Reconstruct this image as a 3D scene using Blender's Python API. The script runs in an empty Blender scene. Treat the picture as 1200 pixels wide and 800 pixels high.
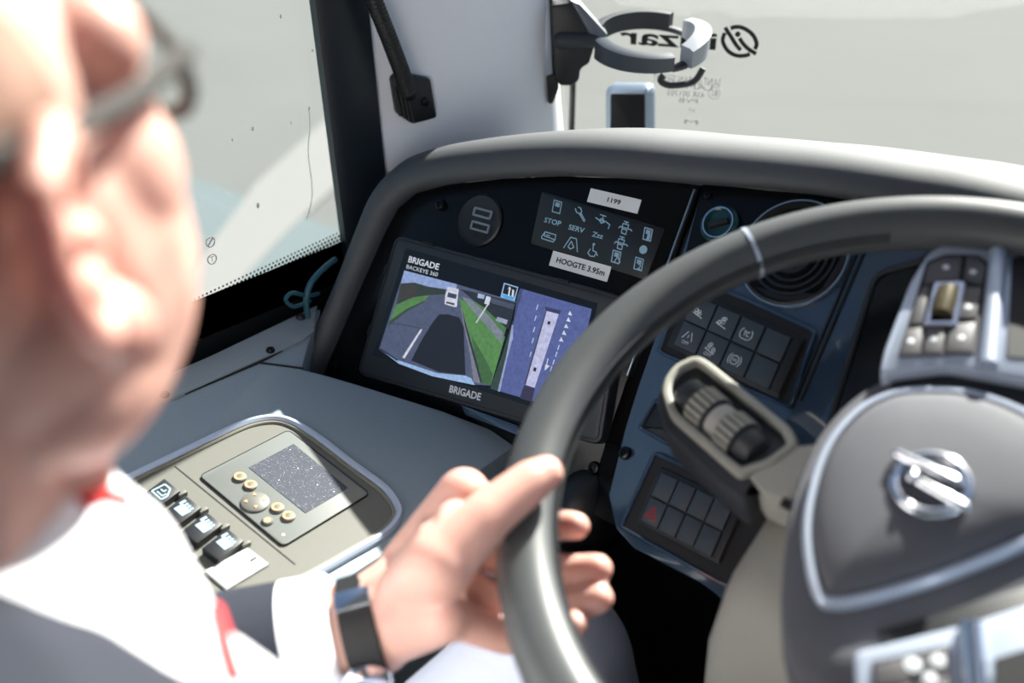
import bpy, bmesh, math, random
from mathutils import Vector as V, Matrix
random.seed(7)
SC = bpy.context.scene
COL = SC.collection
D = bpy.data
rad = math.radians

# ------------------------------------------------------------------ camera
YAW, PITCH, FPX = rad(40.5), rad(27.5), 1200.0
CAM = V((0.145, -0.517, 1.15))
cF = V((-math.sin(YAW) * math.cos(PITCH), math.cos(YAW) * math.cos(PITCH), -math.sin(PITCH)))
cR = V((math.cos(YAW), math.sin(YAW), 0))
cU = cR.cross(cF)
cd = D.cameras.new('camera')
cam = D.objects.new('camera', cd)
COL.objects.link(cam)
cam.location = CAM
cam.rotation_euler = (math.pi / 2 - PITCH, 0, YAW)
cd.sensor_width = 36
cd.lens = 36
cd.clip_start = 0.02
cd.dof.use_dof = True
cd.dof.focus_distance = 1.0
cd.dof.aperture_fstop = 2.8
SC.camera = cam

# ------------------------------------------------------------------ sky, sun, exposure
w = D.worlds.new('sky')
SC.world = w
w.use_nodes = True
nt = w.node_tree
bg = nt.nodes['Background']
sky = nt.nodes.new('ShaderNodeTexSky')
sky.sky_type = 'NISHITA'
sky.sun_disc = False
sky.sun_elevation = rad(40.6)
sky.sun_rotation = rad(-4)
sky.dust_density = 2.5
nt.links.new(sky.outputs[0], bg.inputs[0])
bg.inputs[1].default_value = 0.15
sl = D.lights.new('sun', 'SUN')
sun = D.objects.new('sun', sl)
COL.objects.link(sun)
SUN_AZ, SUN_EL = rad(-4), rad(40.6)      # azimuth from straight ahead towards the right
sd = V((math.sin(SUN_AZ) * math.cos(SUN_EL), math.cos(SUN_AZ) * math.cos(SUN_EL), math.sin(SUN_EL)))
sun.rotation_euler = sd.to_track_quat('Z', 'Y').to_euler()
sl.energy = 19
sl.color = (1.0, 0.96, 0.9)
sl.angle = rad(0.6)
VS = SC.view_settings
VS.view_transform = 'Standard'
VS.look = 'None'
VS.exposure = 0.0
VS.gamma = 1.0
VS.use_curve_mapping = False


# ------------------------------------------------------------------ materials
def lin(c):
    return tuple((x / 255 / 12.92) if x / 255 <= .04045 else ((x / 255 + .055) / 1.055) ** 2.4 for x in c)


MATS = {}


def mat(name, rgb, rough=.5, metal=0., bump=0., scale=200., var=.06, coat=0., spec=.5, sss=0., sheen=0., vscale=None, emit=0.):
    if name in MATS:
        return MATS[name]
    m = D.materials.new(name)
    m.use_nodes = True
    t = m.node_tree
    b = t.nodes['Principled BSDF']
    c = lin(rgb)
    tc = t.nodes.new('ShaderNodeTexCoord')
    nz = t.nodes.new('ShaderNodeTexNoise')
    nz.inputs['Scale'].default_value = vscale or scale * .15
    nz.inputs['Detail'].default_value = 4
    t.links.new(tc.outputs['Object'], nz.inputs['Vector'])
    mx = t.nodes.new('ShaderNodeMix')
    mx.data_type = 'RGBA'
    mx.inputs[6].default_value = (*[max(0, x * (1 - var)) for x in c], 1)
    mx.inputs[7].default_value = (*[min(1, x * (1 + var)) for x in c], 1)
    t.links.new(nz.outputs['Fac'], mx.inputs[0])
    t.links.new(mx.outputs[2], b.inputs['Base Color'])
    b.inputs['Roughness'].default_value = rough
    b.inputs['Metallic'].default_value = metal
    b.inputs['Coat Weight'].default_value = coat
    b.inputs['Coat Roughness'].default_value = .06
    b.inputs['Specular IOR Level'].default_value = spec
    if sss:
        b.inputs['Subsurface Weight'].default_value = sss
        b.inputs['Subsurface Radius'].default_value = (1, .25, .12)
        b.inputs['Subsurface Scale'].default_value = .02
    if sheen:
        b.inputs['Sheen Weight'].default_value = sheen
    if emit:
        t.links.new(mx.outputs[2], b.inputs['Emission Color'])
        b.inputs['Emission Strength'].default_value = emit
    if bump:
        n2 = t.nodes.new('ShaderNodeTexNoise')
        n2.inputs['Scale'].default_value = scale
        n2.inputs['Detail'].default_value = 3
        t.links.new(tc.outputs['Object'], n2.inputs['Vector'])
        bp = t.nodes.new('ShaderNodeBump')
        bp.inputs['Strength'].default_value = bump
        bp.inputs['Distance'].default_value = .0004
        t.links.new(n2.outputs['Fac'], bp.inputs['Height'])
        t.links.new(bp.outputs['Normal'], b.inputs['Normal'])
    MATS[name] = m
    return m


def glow(rgb, k=1.0):
    nm = 'screen_%d_%d_%d' % tuple(rgb)
    if nm in MATS:
        return MATS[nm]
    m = D.materials.new(nm)
    m.use_nodes = True
    t = m.node_tree
    b = t.nodes['Principled BSDF']
    b.inputs['Base Color'].default_value = (.01, .01, .012, 1)
    b.inputs['Roughness'].default_value = .35
    tc = t.nodes.new('ShaderNodeTexCoord')
    nz = t.nodes.new('ShaderNodeTexNoise')
    nz.inputs['Scale'].default_value = 260
    nz.inputs['Detail'].default_value = 5
    mx = t.nodes.new('ShaderNodeMix')
    mx.data_type = 'RGBA'
    c = lin(rgb)
    mx.inputs[6].default_value = (*[x * .55 for x in c], 1)
    mx.inputs[7].default_value = (*[min(1, x * 1.4) for x in c], 1)
    t.links.new(tc.outputs['Object'], nz.inputs['Vector'])
    t.links.new(nz.outputs['Fac'], mx.inputs[0])
    t.links.new(mx.outputs[2], b.inputs['Emission Color'])
    b.inputs['Emission Strength'].default_value = k
    MATS[nm] = m
    return m


def glassmat(name, tint=(.97, .985, .98), refl=.018):
    m = D.materials.new(name)
    m.use_nodes = True
    t = m.node_tree
    t.nodes.remove(t.nodes['Principled BSDF'])
    tr = t.nodes.new('ShaderNodeBsdfTransparent')
    tr.inputs[0].default_value = (*tint, 1)
    gl = t.nodes.new('ShaderNodeBsdfGlossy')
    gl.inputs['Roughness'].default_value = .02
    nz = t.nodes.new('ShaderNodeTexNoise')
    nz.inputs['Scale'].default_value = 60
    tc = t.nodes.new('ShaderNodeTexCoord')
    t.links.new(tc.outputs['Object'], nz.inputs['Vector'])
    mr = t.nodes.new('ShaderNodeMapRange')
    mr.inputs[3].default_value = refl * .7
    mr.inputs[4].default_value = refl * 1.3
    t.links.new(nz.outputs['Fac'], mr.inputs[0])
    mx = t.nodes.new('ShaderNodeMixShader')
    t.links.new(mr.outputs[0], mx.inputs[0])
    t.links.new(tr.outputs[0], mx.inputs[1])
    t.links.new(gl.outputs[0], mx.inputs[2])
    t.links.new(mx.outputs[0], t.nodes['Material Output'].inputs[0])
    return m


M_PAD = mat('soft_black_leatherette', (60, 64, 68), .68, bump=.3, scale=900, var=.1, spec=1.0)
M_FACE = mat('matt_black_panel', (10, 11, 13), .22, var=.1, spec=.22)
M_GLOSS = mat('gloss_panel_sky_tint', (52, 70, 92), .1, var=.1, coat=.6, spec=.6)  # blue of the reflected sky is put into the base colour
M_BLACK = mat('black_plastic', (22, 24, 27), .45, bump=.06, scale=1200)
M_DEEP = mat('deep_black_plastic', (9, 10, 12), .6)
M_KEY = mat('charcoal_key_plastic', (60, 69, 77), .5, bump=.05, scale=1500)
M_HOUSE = mat('dark_grey_housing', (44, 49, 54), .5, bump=.08, scale=1500)
M_GREYTOP = mat('grey_console_plastic', (140, 155, 163), .55, bump=.12, scale=1400, var=.05)
M_SILLG = mat('grey_sill_plastic', (138, 149, 153), .6, bump=.12, scale=1400, var=.05)
M_WARM = mat('warm_grey_plastic', (98, 98, 91), .5, bump=.05, scale=1300, var=.04)
M_WARM2 = mat('warm_grey_panel', (106, 110, 107), .45, var=.04)
M_SILVER = mat('satin_silver', (186, 196, 212), .35, metal=.35, var=.03)
M_CHROME = mat('bright_chrome', (225, 230, 238), .15, metal=1, var=.03)
M_WHITE = mat('white_pillar_plastic', (232, 235, 241), .5, bump=.04, scale=500, var=.02)
M_INK = mat('pale_icon_print', (150, 185, 205), .6)
M_WHITEINK = mat('white_icon_print', (225, 230, 235), .6)
M_BLACKINK = mat('black_print', (18, 20, 20), .6)
M_PAPER = mat('white_sticker_paper', (225, 228, 230), .6, var=.03)
M_RED = mat('red_mark', (190, 40, 40), .5)
M_ORANGE = mat('orange_ring', (225, 150, 105), .5)
M_LEATHER = mat('steering_leather', (74, 77, 78), .42, bump=.25, scale=700, var=.08)
M_HUB = mat('grey_hub_plastic', (96, 97, 102), .75, bump=.1, scale=1200, var=.05, spec=.2)
M_COLUMN = mat('grey_column_plastic', (166, 166, 156), .55, bump=.1, scale=1200, var=.05)
M_STALK = mat('stalk_plastic', (165, 165, 154), .5, bump=.08, scale=1200, var=.05)
M_STALKD = mat('dark_stalk_plastic', (52, 55, 60), .5, bump=.06, scale=1200)
M_SCREW = mat('black_screw', (30, 32, 34), .25, metal=.6)
M_SKIN = mat('skin', (206, 160, 146), .5, bump=.15, scale=400, var=.12, sss=.3, vscale=30)
M_SHIRT = mat('white_shirt_cloth', (232, 232, 236), .8, bump=.2, scale=900, var=.02)
M_NAVY = mat('navy_shirt_cloth', (28, 33, 46), .85, bump=.2, scale=900)
M_REDCLOTH = mat('red_piping_cloth', (205, 50, 52), .8)
M_TROUSER = mat('grey_trouser_cloth', (128, 132, 148), .85, bump=.3, scale=800)
M_SENSOR = mat('steel_blue_bezel', (150, 165, 182), .3, metal=.6)
M_CONC = mat('pale_concrete', (103, 105, 103), .95, bump=.3, scale=6, var=.06, vscale=.5, spec=.05)
M_STRIPE = mat('white_road_paint', (124, 124, 122), .9, var=.06, spec=.05)
M_CONC2 = mat('cool_grey_concrete', (100, 109, 111), .95, bump=.3, scale=6, var=.1, vscale=.6, spec=.05)
M_LEAF = mat('dark_bush_leaves', (40, 52, 42), .8, var=.3, vscale=20)
M_FLOOR = mat('dark_floor_rubber', (26, 27, 30), .7, bump=.2, scale=300)
M_ROOF = mat('pale_ceiling_lining', (150, 150, 152), .9)
M_TEAL = mat('teal_cable', (50, 95, 108), .4)
M_FRIT = mat('black_ceramic_band', (14, 19, 24), .25)
M_DOT = mat('black_ceramic_dot', (20, 24, 27), .5)
M_GLASS = glassmat('side_glass', (.95, .975, .97))
M_WGLASS = glassmat('windscreen_glass', (.96, .975, .965))


# ------------------------------------------------------------------ frames and mesh helpers
def ray(x, y):
    return cF + cR * ((x - 600) / FPX) - cU * ((y - 400) / FPX)


class Frame:
    def __init__(s, o, u, v):
        s.o = V(o)
        s.u = V(u).normalized()
        s.n = s.u.cross(V(v)).normalized()
        s.v = s.n.cross(s.u)

    def P(s, a, b, h=0.):
        return s.o + s.u * a + s.v * b + s.n * h

    def px(s, x, y, h=0.):                      # where the line of sight of a photo point meets this panel
        r = ray(x, y)
        t = ((s.o + s.n * h - CAM).dot(s.n)) / r.dot(s.n)
        q = CAM + r * t - s.o
        return (q.dot(s.u), q.dot(s.v))

    def pxs(s, pts, h=0.):
        return [s.px(x, y, h) for x, y in pts]


def plane_frame(depth, x, y, psi, tau):
    p, t = rad(psi), rad(tau)
    u = V((math.cos(p), math.sin(p), 0))
    b = V((-math.sin(p), math.cos(p), 0))
    return Frame(CAM + ray(x, y) * depth, u, b * math.sin(t) + V((0, 0, 1)) * math.cos(t))


def area2(p):
    return sum(p[i][0] * p[(i + 1) % len(p)][1] - p[(i + 1) % len(p)][0] * p[i][1] for i in range(len(p))) / 2


def ccw(p):
    return list(p) if area2(p) > 0 else list(reversed(p))


def rnd(pts, r, n=5):
    out = []
    N = len(pts)
    rs = r if isinstance(r, (list, tuple)) else [r] * N
    for i in range(N):
        p0, p, p1 = V(pts[i - 1]), V(pts[i]), V(pts[(i + 1) % N])
        d0, d1 = (p0 - p), (p1 - p)
        k = min(rs[i], d0.length * .49, d1.length * .49)
        a, b = p + d0.normalized() * k, p + d1.normalized() * k
        for j in range(n + 1):
            t = j / n
            q = a * (1 - t) ** 2 + p * (2 * t * (1 - t)) + b * t ** 2
            out.append((q.x, q.y))
    return out


def inset(pts, d):
    pts = [V(p) for p in pts]
    N = len(pts)
    out = []
    for i in range(N):
        e0 = pts[i] - pts[i - 1]
        e1 = pts[(i + 1) % N] - pts[i]
        if e0.length < 1e-9:
            e0 = e1
        if e1.length < 1e-9:
            e1 = e0
        e0, e1 = e0.normalized(), e1.normalized()
        n0, n1 = V((-e0.y, e0.x)), V((-e1.y, e1.x))
        m = n0 + n1
        m = m.normalized() if m.length > 1e-6 else n0
        m = m / max(.5, m.dot(n0))
        q = pts[i] + m * d
        out.append((q.x, q.y))
    return out


def smoothpath(pts, n=6, closed=False):
    P = [V(p) for p in pts]
    N = len(P)
    out = []
    rng = range(N if closed else N - 1)
    for i in rng:
        g = (lambda k: P[k % N]) if closed else (lambda k: P[min(max(k, 0), N - 1)])
        p0, p1, p2, p3 = g(i - 1), g(i), g(i + 1), g(i + 2)
        for j in range(n):
            t = j / n
            out.append(.5 * ((2 * p1) + (p2 - p0) * t + (2 * p0 - 5 * p1 + 4 * p2 - p3) * t * t + (3 * p1 - p0 - 3 * p2 + p3) * t ** 3))
    if not closed:
        out.append(P[-1])
    return out


class MB:
    def __init__(s):
        s.v, s.f, s.m = [], [], []
        s.cur = 0

    def add(s, verts, faces):
        k = len(s.v)
        s.v += [V(x) for x in verts]
        s.f += [tuple(i + k for i in f) for f in faces]
        s.m += [s.cur] * len(faces)
        return s

    def rings(s, rings, cap0=True, cap1=True, closed=False):
        n = len(rings[0])
        vs = [p for r in rings for p in r]
        fs = []
        R = len(rings)
        for i in range(R if closed else R - 1):
            for j in range(n):
                a, b = i * n + j, i * n + (j + 1) % n
                c, d = ((i + 1) % R) * n + (j + 1) % n, ((i + 1) % R) * n + j
                fs.append((a, b, c, d))
        if not closed:
            if cap0:
                fs.append(tuple(reversed(range(n))))
            if cap1:
                fs.append(tuple(range((R - 1) * n, R * n)))
        return s.add(vs, fs)

    def prism(s, fr, pts, h0, h1, ch=0., cap0=True):
        p = ccw(pts)
        r = [[fr.P(a, b, h0) for a, b in p]]
        if ch:
            q, q2 = inset(p, ch), inset(p, ch * .3)
            r += [[fr.P(a, b, h1 - ch) for a, b in p], [fr.P(a, b, h1 - ch * .3) for a, b in q2], [fr.P(a, b, h1) for a, b in q]]
        else:
            r += [[fr.P(a, b, h1) for a, b in p]]
        return s.rings(r, cap0, True)

    def flat(s, fr, pts, h):
        p = ccw(pts)
        return s.add([fr.P(a, b, h) for a, b in p], [tuple(range(len(p)))])

    def band(s, fr, outer, width, h0, h1, ch=0.):
        """a closed frame: outline outer, inner edge inset by width, standing from h0 to h1"""
        o = ccw(outer)
        i = inset(o, width)
        prof = [(o, h0), (o, h1 - ch), (inset(o, ch), h1), (inset(o, width - ch), h1), (i, h1 - ch), (i, h0)]
        return s.rings([[fr.P(a, b, h) for a, b in r] for r, h in prof], closed=True)

    def lathe(s, fr, c, prof, n=32, cap0=True, cap1=True):
        return s.rings([[fr.P(c[0] + r * math.cos(2 * math.pi * j / n), c[1] + r * math.sin(2 * math.pi * j / n), h) for j in range(n)] for r, h in prof], cap0, cap1)

    def tube(s, pts, r, n=10, closed=False, flat=1., up=None):
        P = [V(p) for p in pts]
        N = len(P)
        rs = r if isinstance(r, (list, tuple)) else [r] * N
        rings = []
        prev = None
        for i in range(N):
            if closed:
                t = (P[(i + 1) % N] - P[i - 1]).normalized()
            else:
                t = (P[min(i + 1, N - 1)] - P[max(i - 1, 0)]).normalized()
            if up is not None:
                x = V(up).cross(t)
            elif prev is None:
                x = t.orthogonal()
            else:
                x = prev - t * prev.dot(t)
            x.normalize()
            prev = x
            y = t.cross(x)
            rings.append([P[i] + x * rs[i] * math.cos(2 * math.pi * j / n) + y * rs[i] * flat * math.sin(2 * math.pi * j / n) for j in range(n)])
        return s.rings(rings, closed=closed)

    def caps(s, a, b, ra, rb, n=14, m=4):
        """capsule with two radii"""
        a, b = V(a), V(b)
        t = (b - a)
        if t.length < 1e-6:
            t = V((0, 0, 1e-4))
        t.normalize()
        x = t.orthogonal().normalized()
        y = t.cross(x)
        rings = []
        for c, r, sg in ((a, ra, -1), (b, rb, 1)):
            for k in (range(m, -1, -1) if sg < 0 else range(0, m + 1)):
                an = k / m * math.pi / 2 * .96
                rings.append([c + t * sg * r * math.sin(an) + (x * math.cos(2 * math.pi * j / n) + y * math.sin(2 * math.pi * j / n)) * r * math.cos(an) for j in range(n)])
        return s.rings(rings)

    def ell(s, mtx, c, r, n=20, m=12):
        """ellipsoid in the local frame of mtx"""
        rings = []
        for i in range(m + 1):
            an = math.pi * (i + .02) / (m + .04) - math.pi / 2
            rings.append([mtx @ (V(c) + V((r[0] * math.cos(an) * math.cos(2 * math.pi * j / n), r[1] * math.cos(an) * math.sin(2 * math.pi * j / n), r[2] * math.sin(an)))) for j in range(n)])
        return s.rings(rings)

    def box(s, fr, a0, a1, b0, b1, h0, h1, ch=0.):
        return s.prism(fr, [(a0, b0), (a1, b0), (a1, b1), (a0, b1)], h0, h1, ch)

    def build(s, name, mats, parent=None, smooth=True, sharp=40, base=None):
        me = D.meshes.new(name)
        if parent is not None:
            p = parent
            o0 = V(p.location)
            while p.parent:
                p = p.parent
                o0 = o0 + V(p.location)
        else:
            if base is None:
                xs = [v.x for v in s.v]
                ys = [v.y for v in s.v]
                base = V(((min(xs) + max(xs)) / 2, (min(ys) + max(ys)) / 2, min(v.z for v in s.v)))
            o0 = V(base)
        me.from_pydata([v - o0 for v in s.v], [], s.f)
        mats = mats if isinstance(mats, (list, tuple)) else [mats]
        for m in mats:
            me.materials.append(m)
        if len(mats) > 1:
            me.polygons.foreach_set('material_index', s.m)
        me.validate()
        bm = bmesh.new()
        bm.from_mesh(me)
        bmesh.ops.remove_doubles(bm, verts=bm.verts, dist=1e-6)
        bmesh.ops.recalc_face_normals(bm, faces=bm.faces)
        bm.to_mesh(me)
        bm.free()
        if smooth:
            me.polygons.foreach_set('use_smooth', [True] * len(me.polygons))
            try:
                me.set_sharp_from_angle(angle=rad(sharp))
            except Exception:
                pass
        o = D.objects.new(name, me)
        COL.objects.link(o)
        if parent is not None:
            o.parent = parent
        else:
            o.location = o0
        return o


def thing(name, label, cat, loc, group=None):
    o = D.objects.new(name, None)
    o.empty_display_size = .05
    COL.objects.link(o)
    o.location = loc
    o['label'] = label
    o['category'] = cat
    if group:
        o['group'] = group
    return o


def tag(o, label, cat, group=None):
    o['label'] = label
    o['category'] = cat
    if group:
        o['group'] = group
    return o


def struct(o, label=None):
    o['kind'] = 'structure'
    if label:
        o['label'] = label
    return o


def text_mb(mb, fr, s, a0, a1, b0, b1, h, mirror=False, bold=.0, slant=0., rot=0.):
    """lettering fitted into the box a0..a1, b0..b1 of the frame"""
    cu = D.curves.new('t', 'FONT')
    cu.body = s
    cu.offset = bold
    cu.resolution_u = 3
    ob = D.objects.new('t', cu)
    COL.objects.link(ob)
    dg = bpy.context.evaluated_depsgraph_get()
    me = D.meshes.new_from_object(ob.evaluated_get(dg))
    D.objects.remove(ob)
    D.curves.remove(cu)
    xs = [v.co.x for v in me.vertices]
    ys = [v.co.y for v in me.vertices]
    x0, x1, y0, y1 = min(xs), max(xs), min(ys), max(ys)
    vs = []
    for v in me.vertices:
        tx = (v.co.x - x0) / (x1 - x0)
        ty = (v.co.y - y0) / (y1 - y0)
        if mirror:
            tx = 1 - tx
        a, b = a0 + (a1 - a0) * tx + slant * ty, b0 + (b1 - b0) * ty
        vs.append(fr.P(a, b, h))
    mb.add(vs, [tuple(p.vertices) for p in me.polygons])
    D.meshes.remove(me)
    return mb


def screw(fr, c, r, parent, h=0., mt=None):
    mb = MB()
    mb.lathe(fr, c, [(r, h), (r, h + r * .35), (r * .85, h + r * .6), (r * .5, h + r * .7), (r * .42, h + r * .25), (.0004, h + r * .25)], 18)
    for k in range(2):
        an = .5 + k * math.pi / 2
        mb.box(Frame(fr.P(c[0], c[1], 0), fr.u * math.cos(an) + fr.v * math.sin(an), fr.v * math.cos(an) - fr.u * math.sin(an)), -r * .38, r * .38, -r * .1, r * .1, h + r * .2, h + r * .45)
    return mb.build('screw', mt or M_SCREW, parent)


# panels of the cockpit
FA = plane_frame(1.05, 570, 390, 4, 28)                      # left instrument pod
_s = FA.px(818, 222)
_sp = FA.P(*_s)
_p, _t = rad(-3), rad(37)
FB = Frame(_sp, (math.cos(_p), math.sin(_p), 0), V((-math.sin(_p), math.cos(_p), 0)) * math.sin(_t) + V((0, 0, 1)) * math.cos(_t))   # middle panel
FC = Frame(CAM + ray(330, 570) * .93, (math.cos(rad(10)), 0, -math.sin(rad(10))), (0, 1, 0))    # side console top
WC = V((0, 0, .80))
WA = rad(25)
FW = Frame(WC, (1, 0, 0), (0, math.cos(WA), math.sin(WA)))    # steering wheel plane
WR = .225

# ================================================================== SETTING
# ground outside the bus (the floor of the bus is about a metre above it)
GZ = -1.05
FG = Frame((0, 0, GZ), (1, 0, 0), (0, 1, 0))
struct(MB().box(FG, -60, 60, -40, 80, -.2, 0).build('ground', M_CONC), 'pale concrete yard outside the bus')
struct(MB().box(FG, -40, -1.9, -30, 3.1, 0, .012).build('ground_slab', M_CONC2), 'cool grey concrete strip beside the bus')


def gpx(x, y, h=.014):
    return FG.px(x, y, h)


tag(MB().prism(FG, [gpx(150, 420), gpx(300, 215), gpx(470, 60), gpx(470, 150), gpx(340, 268), gpx(215, 400)], .0125, .02).build('road_stripe', M_STRIPE),
    'broad white painted stripe on the ground beyond the side window', 'road marking')
# bus shell
FZ = Frame((0, 0, 0), (1, 0, 0), (0, 1, 0))
struct(MB().box(FZ, -.80, 1.6, -2.2, .62, -.10, 0).build('floor', M_FLOOR), 'dark rubber floor of the driver cab')
FX = Frame((-.74, 0, 0), (0, 1, 0), (0, 0, 1))        # side wall plane, normal towards the cab
XW = lambda x, y, h=0.: FX.px(x, y, h)
struct(MB().box(FX, -2.2, .62, -.10, .645, -.05, .0).build('wall_left', M_DEEP), 'black lower side wall under the side window')
struct(MB().box(FZ, -.80, 1.6, -2.2, .12, 2.02, 2.08).build('ceiling', M_ROOF), 'pale bus ceiling added out of view to hold back sky light')  # unseen roof, added to keep ambient light off the dashboard

struct(MB().box(FZ, -.80, 1.62, -2.26, -2.2, -.1, 2.08).build('wall_back', M_ROOF), 'pale wall added out of view behind the driver to darken the cab')  # unseen, added so less outside light reaches the dashboard from behind
struct(MB().box(FZ, 1.56, 1.62, -2.2, .60, -.1, .80).build('wall_right', M_DEEP), 'dark lower side wall added out of view on the right to cut ground bounce')  # unseen, added to block light bouncing in off the ground

# side window: pane, black ceramic border, dot rows, small printed marks
dl = [XW(392, 0), XW(432, 210)]                       # line of the front edge of the clear glass
k = (dl[1][0] - dl[0][0]) / (dl[1][1] - dl[0][1])
fe = lambda z: dl[0][0] + (z - dl[0][1]) * k
zb0, zb1 = XW(205, 380), XW(395, 290)
kb = (zb1[1] - zb0[1]) / (zb1[0] - zb0[0])
be = lambda y: zb0[1] + (y - zb0[0]) * kb
win = MB().prism(FX, [(-2.1, .655), (fe(.7) + .16, .655), (fe(1.95) + .16, 1.95), (-2.1, 1.95)], -.012, -.006).build('window_1', M_GLASS)
struct(win, 'side window of the driver with a dotted black border')
ycr = 0.235
for _ in range(20):
    ycr = fe(be(ycr))
MB().prism(FX, [(-2.1, .645), (fe(.7) + .2, .645), (fe(.7) + .2, be(ycr)), (ycr, be(ycr)), (-2.1, be(-2.1) + .02)], -.005, -.003).build('border_band', M_FRIT, win)
MB().prism(FX, [(ycr, be(ycr)), (fe(.7) + .2, be(ycr)), (fe(1.95) + .2, 1.95), (fe(1.95), 1.95)], -.005, -.003).build('border_band', M_FRIT, win)
dots = MB()
DP = .0052
for row in range(4):
    rr = (.0026, .0023, .0019, .0014)[row]
    off = DP * (.5 if row % 2 else 0)
    for j in range(150):
        y = ycr - .001 - j * DP - off
        c = (y, be(y) + .0012 + row * DP * .86)
        dots.flat(FX, [(c[0] + rr * math.cos(q * math.pi / 3), c[1] + rr * math.sin(q * math.pi / 3)) for q in range(6)], -.0045)
    for j in range(110):
        z = be(ycr) + j * DP + off
        c = (fe(z) - .0012 - row * DP * .86, z)
        dots.flat(FX, [(c[0] + rr * math.cos(q * math.pi / 3), c[1] + rr * math.sin(q * math.pi / 3)) for q in range(6)], -.0045)
do = dots.build('border_dots', M_DOT, win, smooth=False)
do['kind'] = 'stuff'
mk = MB()
for (x, y) in ((250, 285), (252, 305)):
    c = XW(x, y)
    mk.band(FX, [(c[0] + .006 * math.cos(q * .4488), c[1] + .006 * math.sin(q * .4488)) for q in range(14)], .0012, -.0055, -.005)
c = XW(250, 285)
mk.prism(FX, [(c[0] - .004, c[1] - .003), (c[0] - .003, c[1] - .004), (c[0] + .004, c[1] + .003), (c[0] + .003, c[1] + .004)], -.0055, -.005)
c = XW(252, 305)
text_mb(mk, FX, 'T', c[0] - .0025, c[0] + .0025, c[1] - .003, c[1] + .003, -.005, mirror=True)
mk.build('printed_mark', mat('grey_print', (205, 190, 184), .7), win, smooth=False)
# dried water runs and specks on the pane
sp = MB()
ru = smoothpath([V((*XW(x, y), 0)) for x, y in ((366, 128), (367, 150), (365, 180), (369, 215), (369, 235), (363, 258))], 4)
for i in range(len(ru) - 1):
    a, b = ru[i], ru[i + 1]
    sp.prism(FX, [(a.x - .0005, a.y), (a.x + .0005, a.y), (b.x + .0005, b.y), (b.x - .0005, b.y)], -.0058, -.0055)
for (x, y, r) in ((306, 242, .0022), (300, 152, .0016), (276, 165, .0012), (370, 60, .001), (333, 20, .0014), (401, 140, .003), (345, 145, .001), (366, 128, .0012)):
    c = XW(x, y)
    sp.flat(FX, [(c[0] + r * math.cos(q * .8), c[1] + 1.5 * r * math.sin(q * .8)) for q in range(8)], -.0055)
so = sp.build('dried_water_marks', mat('dried_water', (228, 232, 230), .8), win, smooth=False)
so['kind'] = 'stuff'

# front corner pillar: a white moulded cover, black seal on its window side, silver blind rail
def pillar_ring(z):
    lean = (z - .8) * -.055
    pts = [(-.745, .262 + lean), (-.728, .258 + lean), (-.716, .272 + lean), (-.694, .316 + lean), (-.668, .368 + lean), (-.648, .415 + lean), (-.634, .455 + lean),
           (-.632, .475 + lean), (-.640, .495 + lean), (-.66, .51 + lean), (-.72, .52 + lean), (-.76, .50 + lean)]
    if z < .84:
        pts = [(x + (.84 - z) * .10 * (1 if x > -.70 else 0), y) for x, y in pts]
    return [V((x, y, z)) for x, y in pts]


pr = [pillar_ring(.55 + i * .06) for i in range(26)]
pil = MB().rings(pr).build('trim_1', M_WHITE, sharp=60)
struct(pil, 'white moulded cover of the front corner pillar')
sealm = MB()
sr = []
for i in range(26):
    z = .55 + i * .06
    l = (z - .8) * -.055
    sr.append([V((x, y + l, z)) for x, y in ((-.745, .206), (-.733, .204), (-.726, .214), (-.722, .240), (-.716, .262), (-.728, .272), (-.745, .268))])
sealm.rings(sr)
struct(sealm.build('trim_2', mat('dark_blue_black_trim', (22, 30, 38), .4), sharp=60), 'blue-black trim between the side window and the white pillar')

# windscreen: one curved pane
WP = smoothpath([V((x, y, 0)) for x, y in ((-.72, .475), (-.665, .515), (-.60, .555), (-.50, .600), (-.32, .655), (0, .70), (.5, .72), (1.0, .71), (1.5, .66))], 4)
wr = []
for p in WP:
    wr.append(p)
wv, wf = [], []
for zz, yy in ((.45, 0), (2.1, .0)):
    for p in WP:
        wv.append(V((p.x, p.y + yy, zz)))
for zz, yy in ((.45, .006), (2.1, .006)):
    for p in WP:
        wv.append(V((p.x, p.y + yy, zz)))
n = len(WP)
for i in range(n - 1):
    wf += [(i, i + 1, n + i + 1, n + i), (2 * n + i, 3 * n + i, 3 * n + i + 1, 2 * n + i + 1)]
    wf += [(i, 2 * n + i, 2 * n + i + 1, i + 1), (n + i, n + i + 1, 3 * n + i + 1, 3 * n + i)]
wf += [(0, n, 3 * n, 2 * n), (n - 1, 3 * n - 1, 4 * n - 1, 2 * n - 1)]
ws = MB().add(wv, wf).build('window_2', M_WGLASS)
struct(ws, 'wide windscreen with a mirrored maker name printed on it')
FS = Frame((-.50, .597, .90), V((.28, .11, 0)), (0, 0, 1))       # windscreen surface near its printed corner
sx = lambda x, y: FS.px(x, y)
# mirrored print, read from outside
pm = MB()
c0, c1 = sx(839, 59), sx(726, 40)
text_mb(pm, FS, 'irizar', c1[0], c0[0], c0[1], c1[1] + .008, 0, mirror=True, bold=.02)
pm.build('maker_name', M_BLACKINK, ws, smooth=False)
em = MB()
c = sx(866, 47)
ro = .0225
ZE = lambda X, Y: sx(835 + X / 14.55, 20 + Y / 14.55)


def estrip(mb, pts, wd, h):
    P = smoothpath([V((*ZE(*p), 0)) for p in pts], 5)
    for i in range(len(P) - 1):
        d = (P[i + 1] - P[i]).normalized()
        nn = V((-d.y, d.x, 0)) * wd / 2
        a, b = P[i] - d * .0002, P[i + 1] + d * .0002
        mb.flat(FS, [(a + nn).xy, (a - nn).xy, (b - nn).xy, (b + nn).xy], h + i * .000004)


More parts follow.
